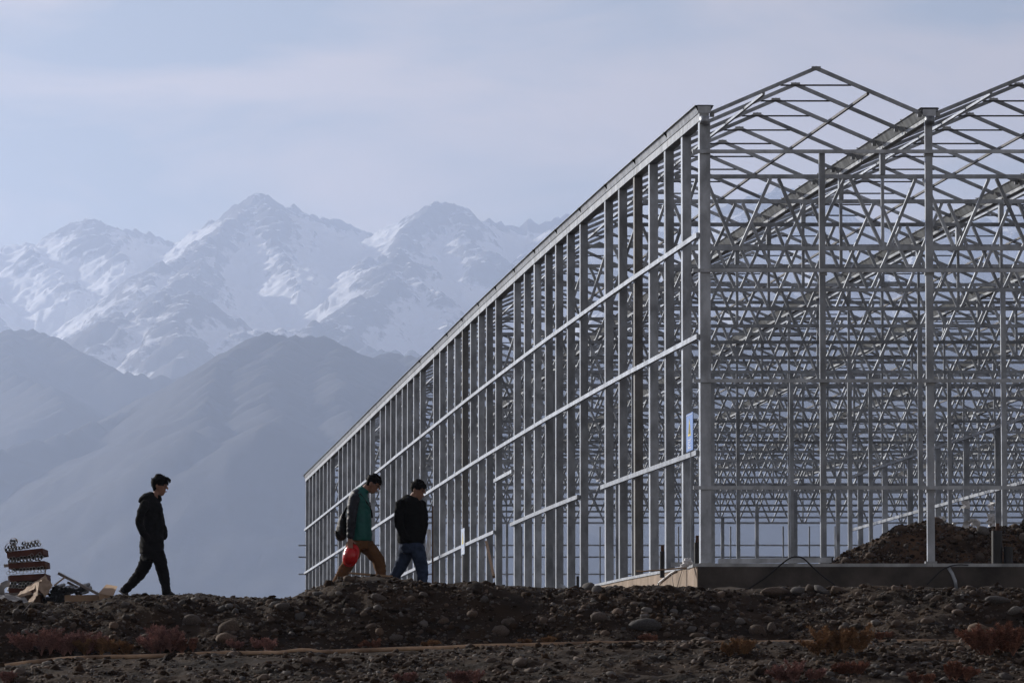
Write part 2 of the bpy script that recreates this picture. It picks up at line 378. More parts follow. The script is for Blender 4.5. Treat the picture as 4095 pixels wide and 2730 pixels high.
def range_mesh(name, ridges, x0, x1, y0, y1, nx, ny, slope, amp, matl, seed, rough=.5, floor=3.5):
    xs = np.linspace(x0, x1, nx); ys = np.linspace(y0, y1, ny); X, Y = np.meshgrid(xs, ys)
    wx = X + 70 * fbm(X / 500, Y / 500, 3, seed + 50); wy = Y + 160 * fbm(X / 600, Y / 600, 3, seed + 60)
    H = np.full(X.shape, -1e9)
    pts = []
    for rd in ridges:
        q = [D(px, py, dd * 1000) for px, py, dd in rd]
        for a, b in zip(q[:-1], q[1:]):
            m = max(2, int((b - a).length / 110))
            for i in range(m): pts.append(a.lerp(b, i / m))
        pts.append(q[-1])
    for p in pts:
        dd = np.sqrt((wx - p.x) ** 2 + ((wy - p.y)) ** 2)
        H = np.maximum(H, p.z - slope * dd + .00006 * dd * dd)
    base = H
    gul = ridged(X / 420, Y / 700, 6, seed) - .62
    det = (ridged(X / 120, Y / 190, 5, seed + 9) - .6) * 2.6 if rough > .35 and slope > .65 else fbm(X / 110, Y / 150, 5, seed + 9, .6)
    H = base + amp * gul + amp * rough * det
    H = np.maximum(H, floor - 30)
    fx = np.fft.fftfreq(nx, (x1 - x0) / nx)[None, :]; fy = np.fft.fftfreq(ny, (y1 - y0) / ny)[:, None]
    conv = H - np.real(np.fft.ifft2(np.fft.fft2(H) * np.exp(-2 * (np.pi * 190) ** 2 * (fx ** 2 + fy ** 2))))
    o = np_mesh(name, np.stack([X.ravel(), Y.ravel(), H.ravel()], 1), grid_faces(nx, ny), matl, slope < .65)
    at = o.data.attributes.new('convex', 'FLOAT', 'POINT'); at.data.foreach_set('value', np.ascontiguousarray(np.clip(conv / 60, -1, 1), dtype=np.float32).ravel())
    return tag(o, kind='structure')
SNOWR = [
 [(-300, 590, 22), (-120, 560, 22), (0, 566, 22), (30, 558, 22), (70, 551, 22), (95, 560, 22), (130, 540, 22), (165, 526, 22), (190, 512, 22), (215, 505, 22), (245, 515, 22), (290, 525, 22.2), (345, 538, 22.4), (400, 550, 22.6), (432, 553, 22.6),
  (470, 530, 22), (505, 506, 21.6), (530, 490, 21.5), (546, 478, 21.5), (560, 482, 21.5), (580, 462, 21.4), (600, 446, 21.4), (622, 452, 21.5), (652, 468, 21.7), (690, 478, 21.9), (735, 491, 22.2), (772, 509, 22.4), (815, 528, 22.5), (850, 541, 22.6), (872, 546, 22.6),
  (900, 525, 22.2), (930, 503, 22), (962, 483, 21.8), (990, 468, 21.7), (1015, 458, 21.7), (1042, 468, 21.8), (1080, 485, 22), (1112, 496, 22.3), (1160, 501, 22.6), (1240, 500, 22.6), (1290, 494, 22.6), (1335, 487, 22.5), (1450, 515, 22.6), (1560, 525, 22.6),
  (1650, 480, 22), (1720, 455, 22), (1795, 428, 22), (1850, 450, 22), (1920, 488, 22.2), (2010, 520, 22.4), (2120, 515, 22.4), (2250, 500, 22.2), (2352, 480, 22), (2500, 500, 22), (2700, 540, 22)],
 [(600, 446, 21.4), (546, 490, 20.9), (480, 548, 20.3), (410, 598, 19.8), (330, 655, 19.2), (262, 700, 18.8)],
 [(480, 600, 19.6), (440, 635, 19.0), (370, 680, 18.3), (300, 715, 17.9), (225, 742, 17.5)],
 [(690, 478, 21.9), (720, 540, 21.2), (745, 590, 20.8), (770, 640, 20.4)],
 [(600, 446, 21.4), (640, 545, 20.4), (670, 610, 19.8), (700, 670, 19.3)],
 [(1015, 458, 21.7), (960, 505, 21.2), (920, 540, 20.8), (890, 575, 20.3), (850, 620, 19.8), (800, 660, 19.3), (770, 690, 19.0)],
 [(925, 565, 19.6), (895, 630, 18.8), (870, 660, 18.4), (810, 700, 17.9), (740, 735, 17.5)],
 [(1042, 468, 21.8), (1080, 540, 21), (1120, 580, 20.6), (1130, 610, 20.3)],
 [(925, 565, 19.6), (970, 640, 18.9), (1010, 700, 18.3), (1030, 760, 17.8)],
 [(215, 505, 22), (250, 570, 21.3), (280, 625, 20.8)], [(70, 551, 22), (120, 610, 21.2), (160, 660, 20.6)], [(0, 566, 22), (-60, 650, 21), (-40, 720, 20)],
 [(398, 690, 17.2), (440, 664, 17.3), (470, 690, 17.3), (520, 745, 17.2), (570, 790, 17)], [(398, 690, 17.2), (330, 740, 16.8), (250, 790, 16.5)], [(440, 664, 17.3), (420, 760, 16.4), (400, 830, 16)],
 [(250, 745, 16.8), (300, 722, 16.9), (335, 740, 16.8)],
 [(550, 770, 16.6), (590, 742, 16.8), (640, 731, 16.9), (690, 742, 16.9), (735, 735, 17), (790, 765, 16.8), (850, 795, 16.5), (930, 800, 16.4), (1000, 800, 16.3)],
 [(1160, 620, 20.5), (1210, 600, 20.8), (1260, 560, 21.4), (1335, 487, 22.5)], [(1100, 690, 18.5), (1180, 650, 19), (1280, 620, 19.6), (1400, 600, 20)],
 [(1795, 428, 22), (1720, 520, 21), (1640, 580, 20.2), (1560, 630, 19.4)], [(1795, 428, 22), (1850, 540, 20.8), (1900, 620, 19.8)],
 [(1500, 640, 18.5), (1650, 620, 18.5), (1800, 650, 18.2), (1950, 620, 18.5), (2100, 640, 18.3), (2300, 600, 18.6), (2500, 640, 18.4)], [(2250, 500, 22.2), (2150, 560, 21), (2080, 620, 20)],
]
M['snowrock'] = rock_snow_mat('snowy_rock', True); M['drygrass_rock'] = rock_snow_mat('bare_hillside', False)
range_mesh('snow_mountains', SNOWR, -2900, 3000, 15200, 23400, 760, 540, .70, 52, M['snowrock'], 100, .40)
range_mesh('foothills', [
 [(-500, 800, 14.5), (-200, 760, 14.5), (0, 758, 14.5), (50, 757, 14.5), (95, 771, 14.4), (135, 792, 14.3), (175, 806, 14.2), (235, 836, 14.1), (285, 850, 14), (345, 856, 14), (430, 856, 14), (520, 862, 14)],
 [(0, 758, 14.5), (60, 860, 13.4), (110, 940, 12.6)], [(-200, 760, 14.5), (-140, 880, 13.2)],
 [(-500, 1150, 10.6), (-100, 1080, 11), (60, 1010, 11.4), (150, 985, 11.5), (250, 948, 11.7), (310, 924, 11.8), (362, 898, 11.9), (400, 884, 12), (432, 856, 12), (470, 830, 12), (512, 806, 12), (560, 781, 12), (600, 769, 12), (660, 768, 12), (722, 770, 12), (762, 787, 12), (800, 806, 12), (848, 826, 12), (872, 812, 12.2), (900, 802, 12.3), (925, 806, 12.3), (962, 812, 12.2), (1010, 806, 12.2), (1100, 795, 12.3), (1250, 770, 12.6), (1400, 745, 12.8), (1600, 740, 12.8), (1750, 725, 12.9), (1900, 750, 12.7), (2100, 735, 12.8), (2352, 720, 12.8), (2700, 740, 12.8)],
 [(660, 768, 12), (640, 880, 11.0), (600, 980, 10.3)], [(762, 787, 12), (800, 900, 11), (840, 1010, 10.2)], [(560, 781, 12), (500, 890, 11.1), (430, 990, 10.4)],
 [(1250, 770, 12.6), (1230, 860, 11.4), (1200, 960, 10.6)], [(1600, 740, 12.8), (1620, 850, 11.4), (1600, 980, 10.4)], [(2100, 735, 12.8), (2080, 860, 11.4), (2100, 980, 10.4)],
], -2400, 2700, 7400, 15600, 560, 460, .60, 30, M['drygrass_rock'], 200, .34)

# ------------------------------------------------------------------ haze over the whole place
def build_haze():
    b = MB(); b.box((0, 13150, 1220), (10800, 27100, 2444)); o = b.build('haze', M['white']); o.data.materials.clear()
    m = bpy.data.materials.new('haze_air'); m.use_nodes = True; nt = m.node_tree; n = nt.nodes; n.clear()
    out = n.new('ShaderNodeOutputMaterial'); v = n.new('ShaderNodeVolumePrincipled')
    v.inputs['Color'].default_value = (.585, .715, 1.0, 1); v.inputs['Density'].default_value = 6.2e-5; v.inputs['Anisotropy'].default_value = .5
    nt.links.new(v.outputs[0], out.inputs['Volume']); o.data.materials.append(m)
    tag(o, kind='stuff')
build_haze()

# ------------------------------------------------------------------ greenhouse skeleton
Y0 = 91.0; SH = -0.0945; STEP = 2.43; NB = 8; BAY = 4.0; KMAX = 51
XW = P(2803, 2000, Y0).x
SILL = P(2800, 2255, Y0).z
def hump(d):                      # the long eaves follow the ground, slightly crowned
    return float(np.interp(d, [0, 12, 27, 45, 70, 100, 124], [0, .12, .2, .22, .16, .06, .0]))
def GP(s, d, h): return Vector((XW + s + SH * d, Y0 + d, SILL + h + hump(d)))
def hz(px, py, Y): return P(px, py, Y).z - SILL
H_COL = hz(2805, 487, Y0)                       # top of the columns
H_TOP = hz(3000, 717, Y0 + 2 * STEP); H_BOT = hz(3000, 1004, Y0 + 2 * STEP)
H_APEX = hz(3272, 273, Y0)
H_EAVE = hz(2855, 452, Y0)
RAILS_G = [hz(2800, y, Y0) for y in (608, 1083, 1523, 1950)]
RAILS_W = [hz(2788, y, Y0) for y in (940, 1345, 1808)]
print('heights', H_COL, H_TOP, H_BOT, H_APEX, H_EAVE, RAILS_G, RAILS_W)
gh = empty('greenhouse_frame', GP(0, 0, 0))
tag(gh, 'galvanised steel skeleton of a long multi-span greenhouse on a concrete base', 'greenhouse')
GO = gh.location.copy()
def rel(v): return Vector(v) - GO
def part(name, mb, m=None, parent=None, smooth=False):
    ys = [p[1] for p in mb.v]; ym = (min(ys) + max(ys)) / 2 if ys else 0
    if ys and max(ys) - min(ys) < .6: mb.v = [(p[0] + SH * (p[1] - ym), p[1], p[2]) for p in mb.v]     # members stand square to the long axis
    mb.v = [tuple(rel(p)) for p in mb.v]
    return mb.build(name, m or M['steel'], parent or gh, smooth)
rnd = random.Random(3)
MISSING = {7, 15, 25, 34, 43}
# side wall columns (open channel: web towards the gable, flanges behind)
def column_mb(s, d, w, dep, h0, h1):
    b = MB(); c = GP(s, d, 0)
    c.x += rnd.uniform(-.012, .012)
    for (cx, cy, sx, sy) in ((0, -dep / 2 + .004, w, .008), (-w / 2 + .004, .004, .008, dep - .009), (w / 2 - .004, .004, .008, dep - .009)):
        b.box((c.x + cx, c.y + cy, c.z + (h0 + h1) / 2), (sx, sy, h1 - h0))
    return b
for k in range(KMAX + 1):
    if k in MISSING: continue
    w = .185 if k == 0 else .158
    o = part('column', column_mb(w / 2 - .005, k * STEP + .06, w, .21, .012, H_COL), M['steel_dark'] if k in (4, 20) else M['steel'])
    bt = MB(); c = GP(w / 2 - .005, k * STEP, 0)
    bt.box((c.x, c.y + .06, c.z + .011), (w + .05, .27, .022)); part('base_plate', bt, M['gutter'], o) if k < 8 else None
# gable columns and mullions, all on the sill
def gable_post(s, w, h1, brackets=True):
    o = part('column', column_mb(s, 0, w, .09, .012, h1)); c = GP(s, 0, 0)
    if brackets:
        for h in RAILS_G:
            if h < h1 - .1: part('bracket', MB().box((c.x, c.y - .005, c.z + h - .055), (w + .035, .105, .05)), M['gutter'], o)
        part('base_plate', MB().box((c.x, c.y, c.z + .025), (w + .07, .13, .05)), M['gutter'], o)
for j in range(1, NB + 1): gable_post(BAY * j - .02, .125, H_COL, j <= 2)
for j in range(NB): gable_post(BAY * j + 2.13, .10, RAILS_G[0] - .03, j <= 1)
# rails across the gable
for i, h in enumerate(RAILS_G):
    for j in range(0, NB, 2):
        a = GP(BAY * j - (.14 if j == 0 else -.008), -.075, h); b = GP(BAY * (j + 2) - .008, -.075, h)
        part('gable_rail', MB().beam(a, b, .05, .062), M['bright_steel'])
# sill channel on the concrete
for j in range(NB):
    part('sill_channel', MB().beam(GP(BAY * j + (-.16 if j == 0 else -.014), -.05, -.018), GP(BAY * (j + 1) - .02, -.05, -.018), .16, .055), M['gutter'])
# longitudinal pieces
def dl(a, b, n=None):
    n = n or max(2, int((b - a) / 4.86) + 1); return [a + (b - a) * i / (n - 1) for i in range(n)]
gut_out = [(-.165, .20), (-.115, .205), (-.092, .07), (-.085, .062), (-.085, -.075), (.085, -.075), (.085, .062), (.092, .07), (.115, .205), (.165, .20)]
gut_in = [(.165, .192), (.122, .196), (.098, .066), (-.098, .066), (-.122, .196), (-.165, .192)]
gut_out2 = [(-.172, .19), (-.148, .20), (-.064, .04), (-.058, .03), (-.058, -.035), (.058, -.035), (.058, .03), (.064, .04), (.148, .20), (.172, .19)]
gut_in2 = [(.172, .183), (.153, .191), (.07, .036), (-.07, .036), (-.153, .191), (-.172, .183)]
for j in range(NB + 1):
    s = BAY * j + (.06 if j == 0 else -.02)
    go_, gi_ = (gut_out, gut_in) if j == 0 else (gut_out2, gut_in2)
    g = part('gutter', MB().sweep(go_ + gi_, [GP(s, d, H_COL + (.075 if j == 0 else .0352)) for d in dl(-.12, KMAX * STEP + .3)]), M['gutter'])
    if j <= 2:   # joint straps and the down pipe end seen on the gable
        c = GP(s, -.16, H_COL + .02)
        zp = .20 if j == 0 else .145
        part('end_plate', MB().beam(GP(s - .115, -.128, H_COL + zp), GP(s + .115, -.128, H_COL + zp), .012, .12), M['bright_steel'], g)
        part('outlet', MB().tube([c + Vector((0, 0, .055)), c + Vector((0, 0, -.09))], .085, 14), M['steel'], g, True)
        for k in range(1, 14):
            c = GP(s, k * STEP * (2 if j == 0 else 1) - .6, H_COL + (.075 if j == 0 else .04))
            part('joint_strap', MB().sweep([(-.172, .206), (-.112, .211), (-.086, .062), (-.09, -.08), (-.082, -.08), (-.078, .06), (-.104, .19), (-.165, .196)], [c, c + Vector((SH * .05, .05, 0))]), M['steel_dark'], g)
def wall_rail(s, h, d0, d1, w=.055, hh=.085, m=None):
    n = max(2, int((d1 - d0) / 5) + 1)
    return part('wall_rail', MB().sweep([(-w, -hh / 2), (0, -hh / 2), (0, hh / 2), (-w, hh / 2)], [GP(s, d, h) for d in dl(d0, d1, n)]), m)
E = KMAX * STEP + .2
for h in RAILS_W[:2]: wall_rail(-.015, h, .0, E)
ks = [(0.05, 6.2), (8.0, 14.2), (16.0, 33), (36, 51)]
for a, b in ks: wall_rail(-.015, RAILS_W[2], a * STEP, b * STEP)
wall_rail(-.015, RAILS_G[2] + .02, 14 * STEP + .1, 16 * STEP - .1)
wall_rail(-.015, .25, 31 * STEP, E)
wall_rail(-.015, -.02, 0.1, E, .10, .05, M['gutter'])
# long partition on the fourth gutter line
for h in RAILS_W[:2]: wall_rail(16.0, h, 4.2, 84.5 - .3, .055, .09)
for k in range(2, 36, 2): part('column', column_mb(16.06, k * STEP, .17, .1, .012, H_BOT), M['steel'])
for k in range(36, 52, 4): part('column', column_mb(16.06, k * STEP, .13, .1, .012, H_BOT), M['steel'])
# roof arches: two rafters each, a tie and short shoes on the gutters
def arch_pts(j, d):
    a = GP(BAY * j + .14 if j else .2, d, H_EAVE); b = GP(BAY * (j + 1) - .16, d, H_EAVE); t = GP(BAY * j + 2.03, d, H_APEX); return a, t, b
def arch_mb(mb, j, d, w=.05, h=.066):
    a, t, b = arch_pts(j, d); mb.beam(a, t + (t - a).normalized() * .02, w, h); mb.beam(t + (t - b).normalized() * .02 + Vector((0, .003, 0)), b + Vector((0, .003, 0)), w - .004, h)
    return mb
def tie_ends(j, d):
    a, t, b = arch_pts(j, d); f = .66; p = a.lerp(t, f); q = b.lerp(t, f); dn = Vector((0, .03, -.03)); return p + dn, q + dn
n_arch = 0; rest = MB(); rest_t = MB()
order = sorted([(k, j) for k in range(KMAX + 1) for j in range(NB)
                if (XW + BAY * j + SH * k * STEP) / (Y0 + k * STEP) < .102], key=lambda q: q[0])
for k, j in order:
    d = k * STEP
    if n_arch < 290:
        o = part('roof_arch', arch_mb(MB(), j, d)); n_arch += 1
        p, q = tie_ends(j, d); part('tie_rod', MB().beam(p, q, .02, .028), M['rod'], o)
        if k < 6:
            a, t, b = arch_pts(j, d); part('ridge_plate', MB().box(t + Vector((0, -.03, -.01)), (.16, .012, .075)), M['gutter'], o)
            for e, sg in ((a, 1), (b, -1)): part('shoe', MB().box(e + Vector((sg * .01, -.01, -.03)), (.07, .075, .08)), M['gutter'], o)
    else:
        arch_mb(rest, j, d); p, q = tie_ends(j, d); rest_t.beam(p, q, .02, .028)
tag(part('roof_arches', rest), kind='stuff'); tag(part('tie_rods', rest_t, M['rod']), kind='stuff')
for j in range(NB):
    for sd in (0, 1):
        pts = []
        for d in dl(0, KMAX * STEP):
            a, t, b = arch_pts(j, d); q = (a if sd == 0 else b).lerp(t, .5); pts.append(q + Vector((0, 0, -.055)))
        part('purlin', MB().sweep([(-.022, -.022), (.022, -.022), (.022, .022), (-.022, .022)], pts), M['rod'] if sd else M['steel'])
# lattice girders across the bays
dg = []
for g, k in enumerate(range(2, KMAX + 1, 2)):
    d = k * STEP; o = empty('lattice_girder'); o.parent = gh
    smax = BAY * NB
    part('top_chord', MB().beam(GP(.17, d, H_TOP), GP(smax, d, H_TOP), .06, .075), None, o)
    part('bottom_chord', MB().beam(GP(.17, d, H_BOT), GP(smax, d, H_BOT), .06, .075), None, o)
    segs = []
    for i in range(NB * 3):
        s0 = i * BAY / 3
        if s0 < .1: s0 = .12
        sm = i * BAY / 3 + BAY / 6; s1 = (i + 1) * BAY / 3
        segs.append((s0 + .06, H_BOT + .04, sm - .07, H_TOP - .04)); segs.append((sm + .07, H_TOP - .04, s1 - .06, H_BOT + .04))
    stuff = MB(); 
    for a, h0, b, h1 in segs:
        pa, pb = GP(a + rnd.uniform(-.025, .025), d, h0), GP(b + rnd.uniform(-.025, .025), d, h1)
        vis = pb.x / pb.y < .1 and pb.x / pb.y < .1
        if vis and len(dg) < 295: dg.append(part('diagonal', MB().beam(pa, pb, .09, .055), None, o))
        else: stuff.beam(pa, pb, .09, .055)
    if stuff.v: tag(part('diagonals', stuff, None, o), kind='stuff')
    for j in range(1, NB):
        if GP(BAY * j, d, 0).x / (Y0 + d) > .102: continue
        c = GP(BAY * j - .02, d, 0)
        part('strut', MB().beam(GP(BAY * j - .02, d, H_BOT + .038), GP(BAY * j - .02, d, H_TOP - .038), .055, .055), None, o)
        part('gutter_stub', MB().beam(GP(BAY * j - .02, d, H_TOP + .038), GP(BAY * j - .02, d, H_COL - .002), .145, .09, (1, 0, 0)), None, o)
# inner posts under the girders and the cross partition
for k in range(6, KMAX, 4):
    for s in (8.0, 24.0):
        if GP(s, k * STEP, 0).x / (Y0 + k * STEP) < .1: part('inner_post', column_mb(s, k * STEP, .10, .08, .012, H_BOT - .038))
for j in range(8):
    part('inner_post', column_mb(1.45 + 1.96 * j, 16 * STEP + .08, .095, .07, .012, H_BOT - .038))
for j in range(30):
    part('end_post', column_mb(.25 + 1.07 * j, KMAX * STEP - .12, .06, .06, .012, H_BOT - .038))
for h in (5.1, 4.62, 3.92, 3.1):
    part('end_rail', MB().beam(GP(-.3, KMAX * STEP + .02, h), GP(32, KMAX * STEP + .02, h), .05, .06))

# foundation: long concrete beam under the side wall and the gable
def foundation():
    f = empty('foundation_wall', GP(0, 0, -1.0)); o = f.location.copy()
    def loc(mb, name, m): mb.v = [tuple(Vector(p) - o) for p in mb.v]; return mb.build(name, m, f)
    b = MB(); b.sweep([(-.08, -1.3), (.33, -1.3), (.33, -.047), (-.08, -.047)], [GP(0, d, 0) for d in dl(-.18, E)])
    loc(b, 'side_beam', M['concrete_shaded'])
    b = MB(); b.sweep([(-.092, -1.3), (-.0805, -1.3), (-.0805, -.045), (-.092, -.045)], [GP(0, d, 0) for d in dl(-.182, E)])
    loc(b, 'side_lit_skin', M['concrete'])  # added thin skin, paler colour stands in for sunlight on the side face
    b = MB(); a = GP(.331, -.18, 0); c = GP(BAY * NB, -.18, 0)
    b.beam(Vector((a.x, a.y + .2, SILL - .674)), Vector((c.x, a.y + .2, SILL - .674)), .40, 1.252); loc(b, 'gable_beam', M['concrete_shaded'])
    return tag(f, 'bare concrete strip foundation under the greenhouse frame, sunlit on its side', 'foundation')
foundation()

# ------------------------------------------------------------------ stones of the banks
def stone_mesh(seed, sub=2):
    r = random.Random(seed); bm = bmesh.new(); bmesh.ops.create_icosphere(bm, subdivisions=sub, radius=1.0)
    planes = [(Vector((r.gauss(0, 1), r.gauss(0, 1), r.gauss(0, 1))).normalized(), r.uniform(.62, .92)) for _ in range(9)]
    off = Vector((r.uniform(-9, 9), r.uniform(-9, 9), r.uniform(-9, 9)))
    from mathutils import noise as mn
    for v in bm.verts:
        p = v.co.copy()
        for nrm, c in planes:
            t = p.dot(nrm)
            if t > c: p -= nrm * (t - c) * .8
        p *= 1 + .10 * mn.noise(p * 1.6 + off)
        v.co = p
    me = bpy.data.meshes.new('stone'); bm.to_mesh(me); bm.free(); me.shade_smooth(); me.materials.append(M['stone']); return me
STONES = [stone_mesh(i) for i in range(10)]
rs = random.Random(11)
def put_stone(parent, loc, r, flat=.72, long=1.2, tilt=.35, rz=None):
    me = rs.choice(STONES); o = bpy.data.objects.new('stone', me); link(o, parent)
    o.location = loc; o.rotation_euler = (rs.uniform(-tilt, tilt), rs.uniform(-tilt, tilt), rs.uniform(0, 6.28) if rz is None else rz)
    o.scale = (r * long * rs.uniform(.9, 1.1), r * rs.uniform(.85, 1.1), r * flat * rs.uniform(.85, 1.15)); return o
big = [(527, 1440, 27, .95, 1.0), (520, 1463, 27, .6, 1.2), (443, 1422, 20, .8, 1.2), (650, 1392, 18, .7, 1.1), (1375, 1415, 21, .75, 1.3), (1482, 1432, 29, .62, 1.5), (1742, 1446, 22, 1.0, .95), (1773, 1442, 13, 1.2, .8),
       (1195, 1519, 21, .75, 1.05), (1405, 1546, 14, .7, 1.2), (2245, 1446, 32, .8, 1.15), (1352, 1348, 17, .8, 1.2), (1372, 1352, 13, .8, 1.2), (1885, 1350, 20, .45, 1.4), (1925, 1352, 17, .55, 1.3), (1780, 1357, 26, .55, 1.5), (1832, 1353, 17, .6, 1.3), (1860, 1351, 15, .8, 1.1),
       (720, 1362, 13, .7, 1.1), (745, 1368, 12, .5, 1.3), (1250, 1424, 14, .9, 1.0), (1240, 1421, 12, 1.1, .8), (1085, 1408, 14, .8, 1.1), (1150, 1447, 20, .75, 1.1), (910, 1462, 13, .8, 1.2), (872, 1448, 12, .9, .9), (1390, 1452, 12, .8, 1.1), (1418, 1405, 15, .8, 1.2),
       (1600, 1457, 16, .6, 1.3), (1560, 1428, 12, .8, 1.0), (1700, 1425, 13, .8, 1.1), (2060, 1430, 14, .7, 1.2), (2130, 1425, 15, .7, 1.2), (2200, 1405, 16, .7, 1.2), (2290, 1375, 20, .5, 1.5), (2150, 1372, 14, .6, 1.2), (2180, 1395, 13, .9, 1.0), (2330, 1400, 16, .7, 1.2),
       (120, 1420, 15, .7, 1.2), (260, 1435, 13, .7, 1.2), (330, 1460, 14, .6, 1.3), (60, 1450, 13, .7, 1.2), (940, 1375, 13, .7, 1.2), (870, 1370, 15, .6, 1.2), (800, 1400, 12, .8, 1.2), (1020, 1425, 13, .8, 1.2), (1110, 1375, 12, .8, 1.1), (1460, 1385, 12, .7, 1.2), (1640, 1395, 14, .6, 1.3), (1960, 1400, 13, .7, 1.3), (2020, 1385, 12, .7, 1.2)]
nst = 0
for x, y, r, fl, lg in big:
    h = hit(x * DS, (y + r * .35) * DS)
    if h is None: h = D(x, y, 70.6)
    rr = r * DS * h.y / F
    put_stone(ground, h + Vector((0, 0, rr * .18)), rr, fl, lg); nst += 1
while nst < 296:
    x = rs.uniform(-5, 2357); y = rs.choice([rs.uniform(1345, 1475), rs.uniform(1345, 1475), rs.uniform(1345, 1475), rs.uniform(1475, 1566)])
    h = hit(x * DS, y * DS, step=.06)
    if h is None or h.y > 72.5: continue
    r = min(12, 3.6 + rs.expovariate(1 / 2.0)); rr = r * DS * h.y / F
    put_stone(ground, h + Vector((0, 0, rr * .02)), rr, rs.uniform(.6, .95), rs.uniform(1, 1.4), .7); nst += 1
def gravel(name, n, xr, yr, rmin, rmax, parent, zfun, seed, sub=1, weight=None, m='gravel', jit=.2):
    rg = np.random.RandomState(seed)
    bm = bmesh.new(); bmesh.ops.create_icosphere(bm, subdivisions=sub, radius=1.0)
    V = np.array([v.co[:] for v in bm.verts]); Fc = np.array([[v.index for v in f.verts] for f in bm.faces]); bm.free()
    x = rg.uniform(*xr, n * 3); y = rg.uniform(*yr, n * 3)
    dens = vn(x * .7, y * .7, 77) * .7 + vn(x * 2.2, y * 2.2, 78) * .6
    if weight is not None: dens = dens * weight(x, y)
    keep = np.argsort(-(dens + rg.uniform(0, .75, n * 3)))[:n]; x = x[keep]; y = y[keep]
    r = rmin * (rmax / rmin) ** (rg.uniform(0, 1, n) ** 2.4)
    z = zfun(x, y) + r * .02
    sc_ = np.stack([r * rg.uniform(.9, 1.45, n), r * rg.uniform(.75, 1.1, n), r * rg.uniform(.45, .85, n)], 1)
    a = rg.uniform(0, 2 * np.pi, n); t = rg.uniform(-.6, .6, n); ca, sa, ct, st = np.cos(a), np.sin(a), np.cos(t), np.sin(t)
    W = V[None] * (1 + rg.uniform(-jit, jit, (n, len(V), 1))) * sc_[:, None, :]
    X1 = W[..., 0] * ct[:, None] - W[..., 2] * st[:, None]; Z1 = W[..., 0] * st[:, None] + W[..., 2] * ct[:, None]
    X2 = X1 * ca[:, None] - W[..., 1] * sa[:, None]; Y2 = X1 * sa[:, None] + W[..., 1] * ca[:, None]
    out = np.stack([X2 + x[:, None], Y2 + y[:, None], Z1 + z[:, None]], -1).reshape(-1, 3)
    fc = (Fc[None] + (np.arange(n) * len(V))[:, None, None]).reshape(-1, 3)
    o = np_mesh(name, out, fc, M[m], m == 'gravel', parent); tag(o, kind='stuff'); return o
bankw = lambda x, y: .55 + .8 * np.exp(-((y - 68.6) / 1.7) ** 2) + .35 * np.exp(-((y - 57.5) / 3) ** 2)
gravel('gravel', 34000, (-7.3, 7.6), (53.2, 73.5), .008, .034, ground, gz, 5, 1, bankw)
M['clod'] = mat('soil_clod', (.050, .032, .021), rough=.95, var=.2, nscale=3, col2=(.018, .0125, .009), island=.5, spec=.1, bump=.6, bscale=40)
gravel('clods', 11000, (-7.3, 7.6), (53.2, 73), .016, .07, ground, gz, 12, 1, bankw, 'clod', .34)
gravel('pebbles', 5000, (-8.2, 3.0), (72.5, 82), .01, .04, ground, gz, 8, 1)
gravel('cobbles', 1500, (-7.3, 7.6), (53.5, 72.5), .03, .075, ground, gz, 6, 2, bankw)

# earth mound left inside the frame
def mound():
    y0 = Y0 + 2.2; prof = [(1890, 1300), (1915, 1288), (1950, 1268), (2000, 1240), (2050, 1218), (2100, 1203), (2140, 1196), (2180, 1204), (2220, 1216), (2260, 1220), (2300, 1214), (2352, 1206), (2450, 1200), (2600, 1230), (2750, 1300)]
    px = np.array([D(a, b, y0 + 1.4).x for a, b in prof]); pz = np.array([D(a, b, y0 + 1.4).z for a, b in prof])
    base = SILL - .35
    def mz(x, y):
        t = (np.asarray(y) - y0) / 1.4; h = np.interp(x, px, pz) - base
        f = np.where(t < 1, smooth01(t * .9 + .1), smooth01((3.2 - t) / 2.2)); f = np.where(t < -.1, 0, f)
        return base + h * f + .10 * fbm(np.asarray(x) * 2.6, np.asarray(y) * 2.6, 5, 41, .62)
    xs = np.arange(px[0] - .3, px[-1] + .3, .07); ys = np.arange(y0 - .2, y0 + 4.7, .08); X, Y = np.meshgrid(xs, ys)
    root = empty('earth_mound', (0, 0, 0)); tag(root, 'heap of reddish soil and stones inside the frame behind the right gable columns', 'mound')
    o = np_mesh('soil_heap', np.stack([X.ravel(), Y.ravel(), mz(X, Y).ravel()], 1), grid_faces(len(xs), len(ys)), M['soil_red'], True, root)
    for i in range(150):
        x = rs.uniform(px[0] + .1, px[0] + 4.2); y = rs.uniform(y0 + .1, y0 + 1.6); r = min(.12, .025 + rs.expovariate(1 / .028))
        put_stone(root, (x, y, float(mz(x, y)) + r * .2), r, rs.uniform(.6, .95), rs.uniform(1, 1.4), .6)
    gravel('clods', 2500, (px[0] + .05, px[0] + 4.6), (y0, y0 + 1.8), .015, .06, root, mz, 19, 1, None, 'clod', .34)
    gravel('gravel', 8000, (px[0] + .05, px[0] + 4.6), (y0, y0 + 1.8), .008, .035, root, mz, 9)
M['soil_red'] = mat('reddish_soil', (.115, .070, .045), rough=.95, var=.2, nscale=2, col2=(.035, .024, .018), bump=.8, bscale=28, spec=.15, detail=9)
mound()

